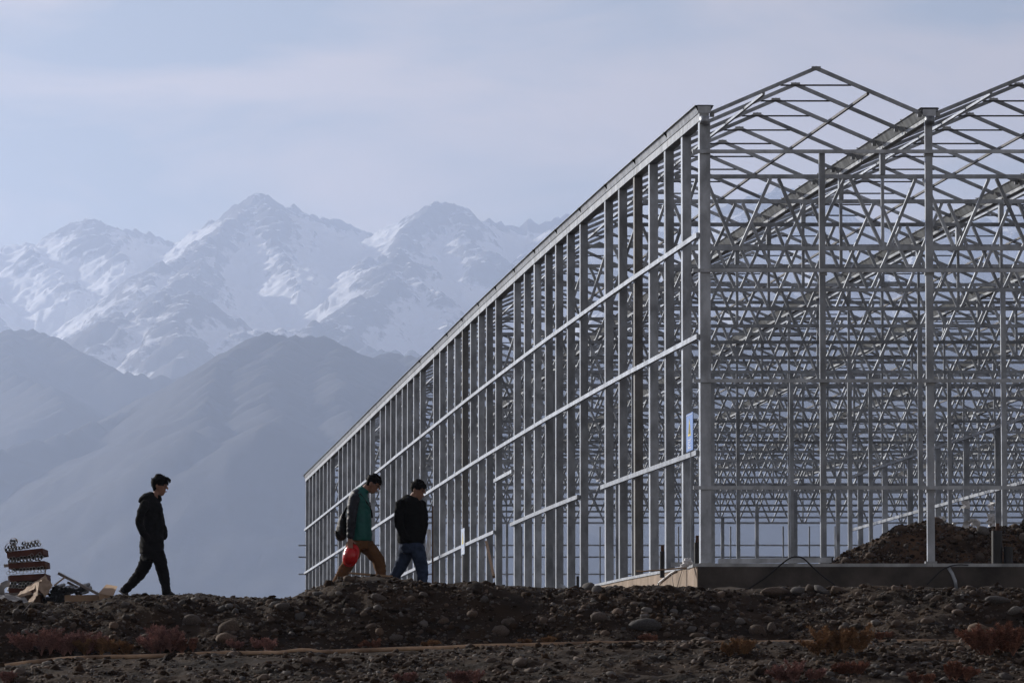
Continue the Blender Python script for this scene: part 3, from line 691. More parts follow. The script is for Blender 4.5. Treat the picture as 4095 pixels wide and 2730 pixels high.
# ------------------------------------------------------------------ dry shrubs on the lower bank
def shrub_mat(name, c, c2):
    return mat(name, c, rough=.9, var=.2, nscale=5, col2=c2, island=.45, spec=.1)
M['sh_purple'] = shrub_mat('purple_dry_shrub', (.36, .205, .18), (.19, .11, .10))
M['sh_brown'] = shrub_mat('brown_dry_shrub', (.32, .19, .10), (.17, .10, .055))
M['sh_red'] = shrub_mat('red_dry_shrub', (.30, .15, .105), (.15, .076, .055))
def shrub(x, y, w, h, m, label, n=900, seed=0):
    hp = hit(x * DS, y * DS) or D(x, y, 61); k = DS * hp.y / F; W = w * k / 2; H = h * k
    root = empty('shrub', (hp.x, hp.y, float(gz(hp.x, hp.y)) - .02)); tag(root, label, 'shrub', 'dry shrubs along the hose')
    r = random.Random(seed); st = MB(); tw = MB()
    clumps = [(r.uniform(-.8, .8) * W, r.uniform(-.45, .45) * W, r.uniform(.55, 1.0)) for _ in range(max(4, int(W / .05)))]
    for cx, cy, ch in clumps:
        ch *= 1 - .35 * abs(cx / W)
        for i in range(7):
            ang = r.uniform(0, 6.28); sp = r.uniform(.1, .6) * H
            base = Vector((cx * .8, cy * .8, -.01)); tip = Vector((cx + math.cos(ang) * sp, cy + math.sin(ang) * sp, H * ch * r.uniform(.65, 1.05)))
            mid = base.lerp(tip, .5) + Vector((r.uniform(-.02, .02), r.uniform(-.02, .02), .02))
            st.tube([base, mid, tip], [.006, .004, .0015], 4, False)
            for q in range(int(n / (len(clumps) * 7)) + 1):
                t = r.uniform(.25, 1.0); p = base.lerp(mid, t * 2) if t < .5 else mid.lerp(tip, t * 2 - 1)
                d = Vector((r.gauss(0, 1), r.gauss(0, 1), r.gauss(.9, .7))).normalized(); L_ = r.uniform(.02, .06) * (.6 + H)
                a = d.cross(Vector((r.gauss(0, 1), r.gauss(0, 1), r.gauss(0, 1)))).normalized() * r.uniform(.0025, .006)
                e = p + d * L_; m2 = p + d * L_ * .55
                tw.add([p, m2 + a, e, m2 - a], [(0, 1, 2, 3)])
    tag(st.build('stems', m, root), kind='stuff'); tag(tw.build('twigs', m, root), kind='stuff')
SHRUBS = [(105, 1500, 180, 62, 'sh_purple', 'wide purple-brown dry shrub at the left edge beside the orange hose'), (175, 1498, 150, 60, 'sh_purple', 'purple-brown shrub growing into its wider neighbour near the left edge'),
 (228, 1500, 110, 55, 'sh_brown', 'tan-brown shrub between the purple clump and the small brown one, left bank'), (292, 1503, 60, 34, 'sh_brown', 'small brown shrub just left of the orange hose end'),
 (385, 1497, 130, 70, 'sh_purple', 'tallest purple shrub on the left bank below the lone walker'), (430, 1494, 90, 40, 'sh_red', 'low rusty shrub leaning on the tall purple one'),
 (585, 1494, 135, 36, 'sh_purple', 'low purple shrub below the two round boulders'), (868, 1488, 95, 24, 'sh_red', 'small rusty shrub under the two walking men'),
 (985, 1484, 60, 18, 'sh_brown', 'tiny brown tuft right of the rusty shrub on the middle bank'), (1240, 1480, 95, 30, 'sh_brown', 'sparse grey-brown tuft at the hose in the middle of the bank'),
 (1500, 1474, 70, 22, 'sh_red', 'little red tuft behind the hose below the long boulder'), (1690, 1505, 90, 52, 'sh_brown', 'brown shrub hanging over the hose right of centre'),
 (1925, 1500, 150, 82, 'sh_brown', 'large tan-brown shrub in front of the hose at right'), (2300, 1500, 160, 90, 'sh_red', 'largest rust-red shrub at the right edge by the big boulder'),
 (2260, 1462, 60, 30, 'sh_red', 'red tuft beside the big boulder at right'), (2030, 1466, 45, 20, 'sh_red', 'small red tuft behind the hose at right'),
 (1830, 1566, 130, 52, 'sh_purple', 'purple shrub at the bottom edge below the tan-brown one'), (1955, 1548, 60, 45, 'sh_red', 'dark red shrub at the bottom edge right of the purple one'),
 (2190, 1560, 95, 45, 'sh_red', 'rusty shrub at the bottom edge near the right corner'), (1080, 1568, 100, 38, 'sh_purple', 'purple shrub at the bottom edge below the middle of the bank'),
 (925, 1566, 60, 30, 'sh_purple', 'small purple tuft at the bottom edge left of the middle'), (20, 1566, 60, 30, 'sh_purple', 'purple tuft in the bottom left corner'), (2110, 1566, 70, 28, 'sh_red', 'small rust-red tuft at the bottom edge, second from the right')]
for i, (x, y, w, h, m, lb) in enumerate(SHRUBS): shrub(x, y, w, h, M[m], lb, int(2600 + w * h * .9), 40 + i)

# hose lying along the edge of the terrace
def hose():
    pts = []
    for x, y in [(-60, 1533), (0, 1524), (70, 1514), (150, 1506), (230, 1502), (310, 1501), (400, 1498), (470, 1494), (540, 1493), (640, 1493), (760, 1490), (860, 1486), (940, 1483), (1010, 1482), (1100, 1477), (1200, 1475), (1300, 1472), (1420, 1470), (1540, 1469), (1660, 1470), (1800, 1468), (1950, 1467), (2100, 1468), (2250, 1467), (2352, 1467), (2430, 1468)]:
        pts.append(D(x, y + 2, 60.6))
    xs = np.linspace(pts[0].x, pts[-1].x, 130); zs = np.interp(xs, [p.x for p in pts], [p.z for p in pts])
    ys = 60.6 + .05 * np.sin(xs * 1.3) + .03 * np.sin(xs * 3.1)
    pts = [Vector((x, y, max(float(gz(x, y)) + .014, z - .02))) for x, y, z in zip(xs, ys, zs)]
    b = MB(); b.tube(pts, .026, 10); o = b.build('water_hose', M['hose'], smooth=True)
    return tag(o, 'long tan plastic hose lying along the foot of the stony bank', 'hose')
hose()

# ------------------------------------------------------------------ people
from mathutils import noise as mnoise
WORK = bpy.data.scenes.new('work')
def solid(mb, name, m, parent, voxel=.012, smooth=5, fold=0., fscale=9., seed=0):
    me = mb.mesh(name); t = bpy.data.objects.new('tmp', me); WORK.collection.objects.link(t)
    r = t.modifiers.new('r', 'REMESH'); r.mode = 'VOXEL'; r.voxel_size = voxel; r.use_smooth_shade = True
    sm = t.modifiers.new('s', 'SMOOTH'); sm.iterations = smooth; sm.factor = .5
    vl = WORK.view_layers[0]; vl.update(); out = bpy.data.meshes.new_from_object(t.evaluated_get(vl.depsgraph)); out.name = name
    WORK.collection.objects.unlink(t)
    if fold:
        off = Vector((seed * 3.1, seed * 1.7, seed * .9)); cs = []
        for v in out.vertices:
            p = v.co; q = Vector((p.x * .8, p.y * .8, p.z * 1.5 + .5 * p.x)) * fscale + off
            cs.extend(p + v.normal * fold * ((1 - abs(mnoise.noise(q))) * 1.3 - .9 + .5 * mnoise.noise(q * 2.3)))
        out.vertices.foreach_set('co', cs); out.update()
    out.materials.clear(); out.materials.append(m); out.shade_smooth()
    return link(bpy.data.objects.new(name, out), parent)
def limb(mb, pts, rad, ref=(0, 1, 0), flat=1.0, n=14):
    secs = [(Vector(pts[0]) + (Vector(pts[0]) - Vector(pts[1])).normalized() * rad[0] * .6, rad[0] * .45, rad[0] * .45)]
    secs += [(p, r * flat, r) for p, r in zip(pts, rad)]
    secs.append((Vector(pts[-1]) + (Vector(pts[-1]) - Vector(pts[-2])).normalized() * rad[-1] * .5, rad[-1] * .5, rad[-1] * .5))
    mb.loft(secs, ref, n)
HEAD = [(-.004, .048, .02, .02), (.012, .040, .046, .036), (.04, .024, .070, .052), (.075, .012, .083, .063), (.105, .006, .090, .069), (.135, .002, .095, .074), (.165, -.002, .096, .075), (.195, -.006, .088, .069), (.218, -.009, .067, .053), (.232, -.010, .034, .028)]
def head_parts(mb, Mx):
    mb.loft([(Mx @ Vector((cx, 0, z)), a, b) for z, cx, a, b in HEAD], Mx.to_3x3() @ Vector((1, 0, 0)), 20)
    def pt(x, y, z): return Mx @ Vector((x, y, z))
    ref = Mx.to_3x3() @ Vector((1, 0, 0))
    mb.loft([(pt(.093, 0, .128), .008, .008), (pt(.104, 0, .105), .012, .011), (pt(.112, 0, .088), .014, .015), (pt(.104, 0, .078), .008, .013)], ref, 10)    # nose
    mb.loft([(pt(.093, -.025, .048), .006, .006), (pt(.097, 0, .05), .011, .010), (pt(.093, .025, .048), .006, .006)], ref, 8)                    # lips
    mb.loft([(pt(.084, -.045, .137), .006, .006), (pt(.096, 0, .136), .010, .007), (pt(.084, .045, .137), .006, .006)], ref, 8)                  # brow
    for sy in (-1, 1):                                                                                                                            # ears
        mb.loft([(pt(-.004, sy * .072, .075), .010, .006), (pt(-.012, sy * .083, .10), .019, .010), (pt(-.014, sy * .084, .125), .018, .010), (pt(-.008, sy * .074, .14), .009, .006)], ref, 10)
def hand_mb(mb, wrist, fwd, side, thumb, curl=.6):
    # palm and five separate curled fingers; fwd = direction of the fingers, side = across the knuckles, thumb side = +side
    f = Vector(fwd).normalized(); s = Vector(side).normalized(); nrm = f.cross(s).normalized() * thumb; w = Vector(wrist)
    mb.loft([(w - f * .02, .026, .021), (w + f * .03, .036, .018), (w + f * .065, .042, .016), (w + f * .088, .040, .013)], s, 12)
    for i, (o, L_) in enumerate(((.031, .070), (.010, .080), (-.011, .074), (-.031, .058))):
        p = w + f * .084 + s * o; d = f.copy(); pts = [p - f * .012, p]
        for q in range(3):
            ang = curl * (q + .6) * .55; dd = (f * math.cos(ang) + nrm * math.sin(ang)).normalized(); p = p + dd * L_ * (.42, .32, .26)[q]; pts.append(p)
        mb.tube(pts, [.0088, .0092, .0085, .0078, .0062], 8)
    p = w + f * .028 + s * .034; d = (f * .6 + s * .75 + nrm * .35).normalized(); pts = [p - s * .016, p, p + d * .035]; d2 = (f * .85 + s * .2 + nrm * .5).normalized(); pts += [pts[-1] + d2 * .030]
    mb.tube(pts, [.011, .0115, .0098, .0078], 8)
def shoe(mb, sole, heel, toe, up):
    heel = Vector(heel); toe = Vector(toe); d = (toe - heel); L_ = d.length; d.normalize(); up = Vector(up).normalized(); s = d.cross(up)
    mb.loft([(heel - d * .005 + up * .035, .028, .022), (heel + d * .03 + up * .05, .046, .036), (heel + d * .09 + up * .055, .052, .038), (heel + d * L_ * .55 + up * .042, .038, .042), (heel + d * L_ * .82 + up * .028, .026, .044), (toe + up * .02, .014, .026)], up, 14)
    sole.loft([(heel - d * .012 + up * .008, .010, .026), (heel + d * .05 + up * .008, .013, .037), (heel + d * L_ * .5 + up * .008, .013, .040), (heel + d * L_ * .8 + up * .010, .013, .046), (toe + d * .01 + up * .012, .010, .026)], up, 14)
def hair_build(parent, Mx, style, seed):
    r = random.Random(seed); b = MB(); ref = Mx.to_3x3() @ Vector((1, 0, 0))
    g = style.get('thick', .018)
    secs = []
    for z, cx, a, bb in HEAD:
        if z < .10: continue
        k = min(1, (z - .09) / .06); front = style.get('front', .1)
        cut = 0 if z > front + .055 else .05 * (1 - (z - .1) / (front - .045) if front > .145 else 1)
        back = cx - a - g * (.6 + .4 * k); fr = cx + a + g * .7 - (.085 if z < .15 else (.02 if z < .175 else -.004))
        secs.append((Mx @ Vector(((back + fr) / 2, 0, z)), (fr - back) / 2, bb + g * (.55 if z < .15 else .85)))
    secs.insert(0, (Mx @ Vector((-.055, 0, .062)), .034, .045)); secs.insert(0, (Mx @ Vector((-.06, 0, .04)), .018, .03))
    secs.append((Mx @ Vector((-.01, 0, .232 + g)), .05, .042)); secs.append((Mx @ Vector((-.01, 0, .242 + g)), .018, .016))
    b.loft(secs, ref, 22)
    for i in range(style.get('tufts', 150)):
        th = r.uniform(0, 6.283); zz = r.uniform(.15, .25); rad = math.sqrt(max(.02, 1 - ((zz - .14) / .115) ** 2))
        base = Vector((-.005 + .098 * rad * math.cos(th), .078 * rad * math.sin(th), zz))
        out = Vector((.55 + .35 * r.random(), .25 * math.sin(th) + r.uniform(-.15, .15), r.uniform(-.55, .05))).normalized()
        if base.x < -.02: out = Vector((-.15, .2 * math.sin(th), -1)).normalized()
        if base.x > .05: out = Vector((.75, r.uniform(-.2, .2), -.6 if r.random() < style.get('fringe', .6) else -.1)).normalized()
        L_ = r.uniform(.018, .04) * style.get('len', 1)
        p0 = Mx @ base; p1 = Mx @ (base + out * L_ * .6 + Vector((0, 0, .006))); p2 = Mx @ (base + out * L_ + Vector((0, 0, -.006)))
        b.tube([p0, p1, p2], [.009, .006, .0015], 5, False)
    for pts in style.get('locks', []):
        q = [Mx @ Vector(p) for p in pts]; b.tube(q, [.018] + [.014] * (len(q) - 2) + [.003], 7)
    return b.build('hair', M['hair'], parent, True)
def glasses(parent, Mx):
    b = MB()
    for sy in (-1, 1):
        ring = [Mx @ Vector((.104 - .012 * abs(math.cos(t)) * 0 - .006, sy * .034 + .021 * math.cos(t), .117 + .016 * math.sin(t))) for t in [k * math.pi / 7 for k in range(15)]]
        b.tube(ring, .0022, 5); b.tube([Mx @ Vector((.096, sy * .056, .12)), Mx @ Vector((.05, sy * .076, .122)), Mx @ Vector((-.01, sy * .082, .122))], .002, 5)
    b.tube([Mx @ Vector((.100, -.013, .12)), Mx @ Vector((.103, .013, .12))], .002, 5)
    return b.build('glasses', M['rim_dark'], parent)
def eyes(parent, Mx):
    for sy in (-1, 1):
        b = MB(); c = Vector((.083, sy * .032, .117)); b.loft([(Mx @ (c + Vector((0, -.011, 0))), .004, .002), (Mx @ c, .009, .006), (Mx @ (c + Vector((0, .011, 0))), .004, .002)], Mx.to_3x3() @ Vector((1, 0, 0)), 8)
        b.build('eye', M['rim_dark'], parent, True)
def head_matrix(chin, tilt, yaw, k=1.0):
    return Matrix.Translation(chin) @ Matrix.Rotation(yaw, 4, 'Z') @ Matrix.Rotation(tilt, 4, 'Y') @ Matrix.Scale(k, 4) @ Matrix.Translation((-.045, 0, 0))

def person(spec):
    k, ox, oy = spec['k'], spec['ox'], spec['oy']
    def W(q): return Vector(((q[0] - ox) * k, q[2] if len(q) > 2 else 0.0, (oy - q[1]) * k))
    body = MB(); Mx = head_matrix(W(spec['chin']), spec['tilt'], spec['yaw'], spec.get('hk', 1.0)); head_parts(body, Mx)
    limb(body, [W(p) for p in spec['neck']], [.062, .056, .054])
    tz = [(W(p), a * .86, b * .86) for p, a, b in spec['torso'][:-1]]; body.loft(tz, (1, 0, 0), 16)
    pz = [(W(p), a * .85, b * .85) for p, a, b in spec['pelvis']]; body.loft(pz, (1, 0, 0), 16)
    for L_ in spec['legs']: limb(body, [W(p) for p, r in L_], [max(.035, r * .72) for p, r in L_])
    for A in spec['arms']: limb(body, [W(p) for p, r in A], [r * .72 for p, r in A])
    for hd in spec.get('hands', []): hand_mb(body, W(hd[0]), hd[1], hd[2], hd[3], hd[4])
    for (hl, te, up), L_ in zip(spec['shoes'], spec['legs']):
        a, b = W(hl), W(te); u_ = Vector(up).normalized(); limb(body, [W(L_[-1][0]), a.lerp(b, .3) + u_ * .035, a.lerp(b, .6) + u_ * .028, a.lerp(b, .85) + u_ * .02], [.034, .03, .026, .016])
    po = solid(body, 'person', M['skin'], None, .0075, 2)
    eyes(po, Mx); hair_build(po, Mx, spec['hair'], spec['seed'])
    if spec.get('glasses'): glasses(po, Mx)
    tr = MB(); tr.loft([(W(p), a, b) for p, a, b in spec['pelvis']], (1, 0, 0), 18)
    for L_ in spec['legs']: limb(tr, [W(p) for p, r in L_], [r for p, r in L_])
    solid(tr, 'trousers', M[spec['trm']], po, .012, 5, .012, 11, spec['seed'])
    jk = MB(); jk.loft([(W(p), a, b) for p, a, b in spec['torso']], (1, 0, 0), 20)
    if not spec.get('sleeve_m'):
        for A in spec['arms']: limb(jk, [W(p) for p, r in A], [r for p, r in A])
    for ex in spec.get('extra', []): jk.loft([(W(p), a, b) for p, a, b in ex], (1, 0, 0), 14)
    solid(jk, 'jacket', M[spec['jkm']], po, .012, 5, .011, 8, spec['seed'] + 3)
    if spec.get('sleeve_m'):
        for A in spec['arms']:
            sl = MB(); limb(sl, [W(p) for p, r in A], [r for p, r in A]); solid(sl, 'sleeve', M[spec['sleeve_m']], po, .012, 5, .012, 10, spec['seed'] + 5)
        for ex in spec.get('yoke', []):
            y_ = MB(); y_.loft([(W(p), a, b) for p, a, b in ex], (1, 0, 0), 18); solid(y_, 'jacket_yoke', M[spec['sleeve_m']], po, .012, 5, .006, 9, 2)
    for hl, te, up in spec['shoes']:
        u = MB(); so = MB(); shoe(u, so, W(hl), W(te), up); sh = u.build('shoe', M['shoe'], po, True); so.build('sole', M['sole'], sh, True)
    c = spec['at']; po.location = c
    po['label'] = spec['label']; po['category'] = 'person'
    return po, W, Mx
def stand(px, py, Y):
    p = P(px, py, Y); p.z = float(gz(p.x, p.y)); return p
a1 = stand(1060 * .5933, 1800 + 985 * .5933, 73.0)
person(dict(k=.00206, ox=1060, oy=985, at=a1, seed=1, chin=(1090, 303), tilt=.06, yaw=-.18, hk=1.08,
  neck=[(1035, 345), (1046, 310), (1055, 285)],
  torso=[((1018, 700), .165, .19), ((1020, 640), .172, .20), ((1022, 570), .160, .19), ((1024, 490), .157, .19), ((1020, 410), .155, .205), ((1014, 360), .145, .195), ((1018, 330), .105, .13), ((1032, 305), .062, .07)],
  pelvis=[((1022, 650), .14, .17), ((1022, 700), .155, .185), ((1024, 745), .13, .16)],
  legs=[[((1062, 690, -.09), .10), ((1084, 760, -.09), .094), ((1106, 850, -.09), .078), ((1118, 910, -.09), .067), ((1124, 968, -.09), .062)],
        [((992, 690, .09), .10), ((976, 765, .09), .098), ((935, 838, .09), .082), ((882, 898, .09), .067), ((832, 948, .09), .060)]],
  arms=[[((985, 362, -.20), .066), ((958, 420, -.25), .062), ((945, 490, -.27), .058), ((968, 560, -.25), .052), ((1000, 605, -.20), .05)],
        [((1040, 362, .20), .066), ((1062, 430, .25), .06), ((1078, 495, .25), .056), ((1098, 545, .21), .05), ((1094, 590, .16), .05)]],
  extra=[[((935, 352), .018, .06), ((945, 335), .035, .10), ((975, 318), .06, .12), ((1015, 305), .06, .10), ((1040, 300), .035, .06)], [((1080, 340), .02, .05), ((1075, 315), .022, .06), ((1062, 300), .02, .06)]],
  shoes=[((1105, 984, -.09), (1178, 986, -.09), (0, 0, 1)), ((800, 950, .09), (852, 988, .09), (.6, 0, .8))],
  hair=dict(thick=.034, front=.17, tufts=220, len=1.1, fringe=.5, locks=[[(.06, -.03, .22), (.10, -.035, .215), (.13, -.03, .19), (.135, -.025, .155)], [(.06, -.01, .23), (.105, -.01, .225), (.14, -.01, .20), (.145, -.01, .165)], [(.05, .03, .225), (.10, .03, .22), (.125, .03, .19)]]),
  trm='black_cloth', jkm='black_cloth', label='lone walker at left in black hooded jacket and black trousers, hands in pockets'))
K2 = .3443 * 73.5 / F
a2 = stand(1300 + 340 * .3443, 1840 + 1500 * .3443, 73.5)
p2, W2, M2 = person(dict(k=K2, ox=340, oy=1500, at=a2, seed=2, chin=(546, 362), tilt=.42, yaw=-.15, hk=1.05, glasses=True,
  neck=[(435, 370), (462, 320), (492, 285)],
  torso=[((402, 915), .165, .19), ((402, 860), .172, .195), ((398, 760), .170, .195), ((392, 640), .172, .195), ((390, 520), .160, .20), ((392, 430), .140, .205), ((412, 375), .115, .165), ((440, 335), .082, .09), ((462, 305), .068, .072)],
  pelvis=[((395, 890), .145, .17), ((395, 950), .158, .185), ((400, 1020), .135, .16)],
  legs=[[((455, 950, .09), .115), ((545, 1045, .09), .102), ((618, 1140, .09), .090), ((642, 1240, .09), .080), ((645, 1345, .09), .070), ((640, 1450, .09), .062)],
        [((335, 950, -.09), .115), ((325, 1070, -.09), .108), ((275, 1180, -.09), .092), ((195, 1305, -.09), .076), ((125, 1425, -.09), .062), ((102, 1470, -.09), .056)]],
  arms=[[((345, 420, -.20), .078), ((325, 530, -.245), .074), ((315, 650, -.265), .068), ((306, 780, -.26), .060), ((300, 880, -.25), .052)],
        [((445, 420, .20), .075), ((470, 540, .24), .07), ((480, 660, .25), .064), ((470, 780, .25), .056), ((460, 880, .24), .05)]],
  hands=[((296, 900, -.25), (.02, 0, -1), (1, .2, 0), 1, .9), ((458, 900, .24), (.1, 0, -1), (1, -.2, 0), -1, .7)],
  sleeve_m='navy', yoke=[[((352, 470), .085, .215), ((352, 425), .10, .218), ((375, 382), .098, .185), ((415, 345), .07, .11)]],
  shoes=[((620, 1500, .09), (730, 1500, .09), (0, 0, 1)), ((70, 1480, -.09), (150, 1522, -.09), (.46, 0, .88))],
  hair=dict(thick=.020, front=.16, tufts=170, len=.8, fringe=.7), trm='khaki', jkm='teal', label='walker in teal and navy jacket and brown trousers carrying a red helmet'))
a3 = stand(1300 + 1010 * .3443, 1840 + 1500 * .3443, 73.6)
p3, W3, M3 = person(dict(k=K2, ox=1010, oy=1500, at=a3, seed=3, chin=(1100, 432), tilt=.14, yaw=-.45, hk=1.05, glasses=True,
  neck=[(1000, 450), (1025, 405), (1050, 370)],
  torso=[((1000, 945), .190, .175), ((1000, 880), .195, .18), ((1000, 760), .190, .18), ((1000, 640), .188, .18), ((1000, 540), .185, .18), ((996, 470), .175, .175), ((998, 425), .125, .13), ((1010, 395), .078, .08)],
  pelvis=[((1000, 920), .160, .155), ((1002, 990), .175, .165), ((1006, 1060), .15, .14)],
  legs=[[((940, 990, .07), .108), ((922, 1095, .07), .104), ((878, 1205, .07), .088), ((826, 1300, .07), .076), ((762, 1390, .07), .064), ((712, 1458, .07), .058)],
        [((1066, 990, -.07), .108), ((1092, 1095, -.07), .104), ((1120, 1200, -.07), .092), ((1134, 1310, -.07), .08), ((1130, 1425, -.07), .068), ((1128, 1475, -.07), .062)]],
  arms=[[((880, 475, -.12), .074), ((862, 600, -.17), .07), ((860, 730, -.20), .064), ((905, 840, -.22), .056), ((962, 905, -.21), .050)],
        [((1112, 475, .06), .072), ((1142, 600, .05), .066), ((1148, 730, .0), .06), ((1128, 850, -.06), .052), ((1100, 915, -.10), .048)]],
  hands=[((955, 930, -.06), (.3, .1, -1), (.9, 0, .3), 1, .8)],
  shoes=[((690, 1478, .07), (765, 1512, .07), (.5, 0, .7)), ((1110, 1500, -.07), (1218, 1500, -.07), (0, 0, 1))],
  hair=dict(thick=.026, front=.165, tufts=240, len=.9, fringe=.4, sweep=.3), trm='denim', jkm='black_wool', label='walker in black buttoned jacket and blue jeans behind the man with the helmet'))

# red safety helmet hanging from the hand
def helmet():
    c = a2 + W2((300, 1105, -.24)); root = empty('safety_helmet', c)
    zx = Vector((-.42, -.90, .12)).normalized(); xx = (Vector((.25, 0, 1)) - zx * zx.dot(Vector((.25, 0, 1)))).normalized(); yx = zx.cross(xx); root.scale = (.92, .92, .92)
    root.rotation_euler = Matrix((xx, yx, zx)).transposed().to_euler()
    tag(root, 'glossy red safety helmet held low in the hand of the teal-jacketed man', 'helmet')
    b = MB(); n = 28; prof = []
    for i in range(11):
        t = i / 10 * math.pi / 2; prof.append((math.cos(t), math.sin(t)))
    outer = [(.112 * a, .137 * a, .135 * z) for a, z in prof]; inner = [(.106 * a, .131 * a, .128 * z) for a, z in prof]
    vs = []; 
    for rows in (outer, inner):
        for (ry, rx, z) in rows:
            for q in range(n):
                w = 2 * math.pi * q / n; ridge = .008 * max(0, 1 - abs(math.sin(w)) * 5) * (z / .135) if rows is outer else 0
                vs.append((rx * math.cos(w), ry * math.sin(w), z + ridge))
    fs = []; m = len(prof)
    for s_ in (0, 1):
        o = s_ * m * n
        for r_ in range(m - 1):
            for q in range(n):
                w = (q + 1) % n; f = (o + r_ * n + q, o + r_ * n + w, o + (r_ + 1) * n + w, o + (r_ + 1) * n + q); fs.append(f if s_ == 0 else f[::-1])
    for q in range(n): w = (q + 1) % n; fs.append((w, q, m * n + q, m * n + w))
    b.add(vs, fs); b.build('shell', M['red'], root, True)
    br = MB(); vs = []; fs = []
    for q in range(n):
        w = 2 * math.pi * q / n; pk = .022 + .042 * max(0, math.cos(w)) ** 1.5
        for (rr, z) in ((0, .012), (pk, .002 - .012 * max(0, math.cos(w))), (pk, -.003 - .012 * max(0, math.cos(w))), (-.004, .004)):
            vs.append(((.137 + rr) * math.cos(w), (.112 + rr) * math.sin(w), z))
    for q in range(n):
        w = (q + 1) % n
        for i in range(4): j = (i + 1) % 4; fs.append((q * 4 + i, q * 4 + j, w * 4 + j, w * 4 + i))
    br.add(vs, fs); br.build('brim', M['red'], root, True)
    st = MB(); st.tube([(-.02, .105, .0), (-.03, .09, -.05), (-.03, 0, -.085), (-.03, -.09, -.05), (-.02, -.105, 0)], .006, 6); st.build('chin_strap', M['black'], root, True)
helmet()
def shoulder_bag():
    c = a2 + W2((185, 780, .02)); root = empty('shoulder_bag', c); tag(root, 'black soft shoulder bag slung behind the man in the teal jacket', 'bag')
    def L(q): return W2(q) - W2((185, 780, .02))
    b = MB(); b.loft([(L((215, 600, .02)), .03, .05), (L((205, 660, .02)), .05, .10), (L((190, 760, .02)), .075, .15), (L((180, 830, .02)), .085, .165), (L((185, 885, .02)), .07, .15), (L((195, 908, .02)), .035, .09)], (1, 0, 0), 16)
    solid(b, 'bag_body', M['bag'], root, .012, 4, .014, 9, 8)
    s_ = MB(); s_.loft([(L((205, 640, -.1)), .012, .03), (L((250, 540, -.17)), .008, .024), (L((330, 420, -.20)), .008, .024), (L((410, 372, -.17)), .008, .022), (L((480, 470, -.14)), .008, .022), (L((528, 560, -.02)), .008, .022), (L((535, 640, .12)), .008, .022)], (0, 0, 1), 8)
    s_.build('strap', M['bag'], root, True)
    t = MB(); t.loft([(L((120, 800, -.1)), .01, .03), (L((128, 850, -.1)), .012, .05), (L((150, 890, -.1)), .01, .04)], (1, 0, 0), 8); t.build('flap_edge', M['bag'], root, True)
shoulder_bag()

# ------------------------------------------------------------------ building material stacked at the left
YS = 75.0
def S(x, y, Y=YS): return P(x * .2041, 2120 + y * .2041, Y)
SK = .2041 * YS / F
SIGHT = ray(95, 2270).normalized()
def crumple(name, pts, m, parent=None, n=10, amp=.02, thick=.004, seed=0):
    # pts: 4 corners of a sheet, bilinear, crumpled, with thickness
    a, b, c, d = [Vector(p) for p in pts]; mb = MB(); vs = []
    nrm = (b - a).cross(d - a).normalized()
    for sd in (0, 1):
        for j in range(n + 1):
            for i in range(n + 1):
                u, v = i / n, j / n; p = (a.lerp(b, u)).lerp(d.lerp(c, u), v)
                q = p * (1.0 / max(.05, (b - a).length)) * 3.3 + Vector((seed * 2.3, seed, 0))
                e = amp * (1 - 2 * abs(mnoise.noise(q)) + .6 * mnoise.noise(q * 2.6))
                edge = amp * .5 * mnoise.noise(q * 1.9 + Vector((5, 5, 5)))
                vs.append(p + nrm * (e + sd * thick) + (b - a).normalized() * edge)
    fs = []; N = (n + 1) ** 2
    for j in range(n):
        for i in range(n):
            q = j * (n + 1) + i; fs.append((q, q + 1, q + n + 2, q + n + 1)); fs.append((N + q + n + 1, N + q + n + 2, N + q + 1, N + q))
    rim = [i for i in range(n + 1)] + [j * (n + 1) + n for j in range(1, n + 1)] + [n * (n + 1) + i for i in range(n - 1, -1, -1)] + [j * (n + 1) for j in range(n - 1, 0, -1)]
    for k in range(len(rim)): p, q = rim[k], rim[(k + 1) % len(rim)]; fs.append((q, p, N + p, N + q))
    mb.add(vs, fs); return mb.build(name, m, parent)
def local_build(mb, name, m, root, smooth=False):
    o = root.location; mb.v = [tuple(Vector(p) - o) for p in mb.v]; return mb.build(name, m, root, smooth)
def tube_bundle(centres, label, dirv, r=37, m='tube', L_=1.1, Y=YS, wrap=None):
    ps = [S(x, y, Y) for x, y in centres]; c = sum(ps, Vector()) / len(ps); root = empty('tube_bundle', c); tag(root, label, 'tubes', 'bundled tubes in the stack')
    R = r * .2041 * Y / F
    for p in ps:
        j = Vector((rs.uniform(-.004, .004), 0, rs.uniform(-.004, .004))); local_build(MB().pipe(p, p + (dirv + j) * L_, R, R * .8, 14), 'tube', M[m], root, False)
    if wrap:
        rad = max((p - c).length for p in ps) + R + .006
        local_build(MB().pipe(c + dirv * .04, c + dirv * .55, rad + .004, rad, 16), 'paper_wrap', M['paper'], root)
    return root
off = (SIGHT + Vector((.02, 0, .014))).normalized(); off2 = (SIGHT + Vector((-.03, 0, -.05))).normalized()
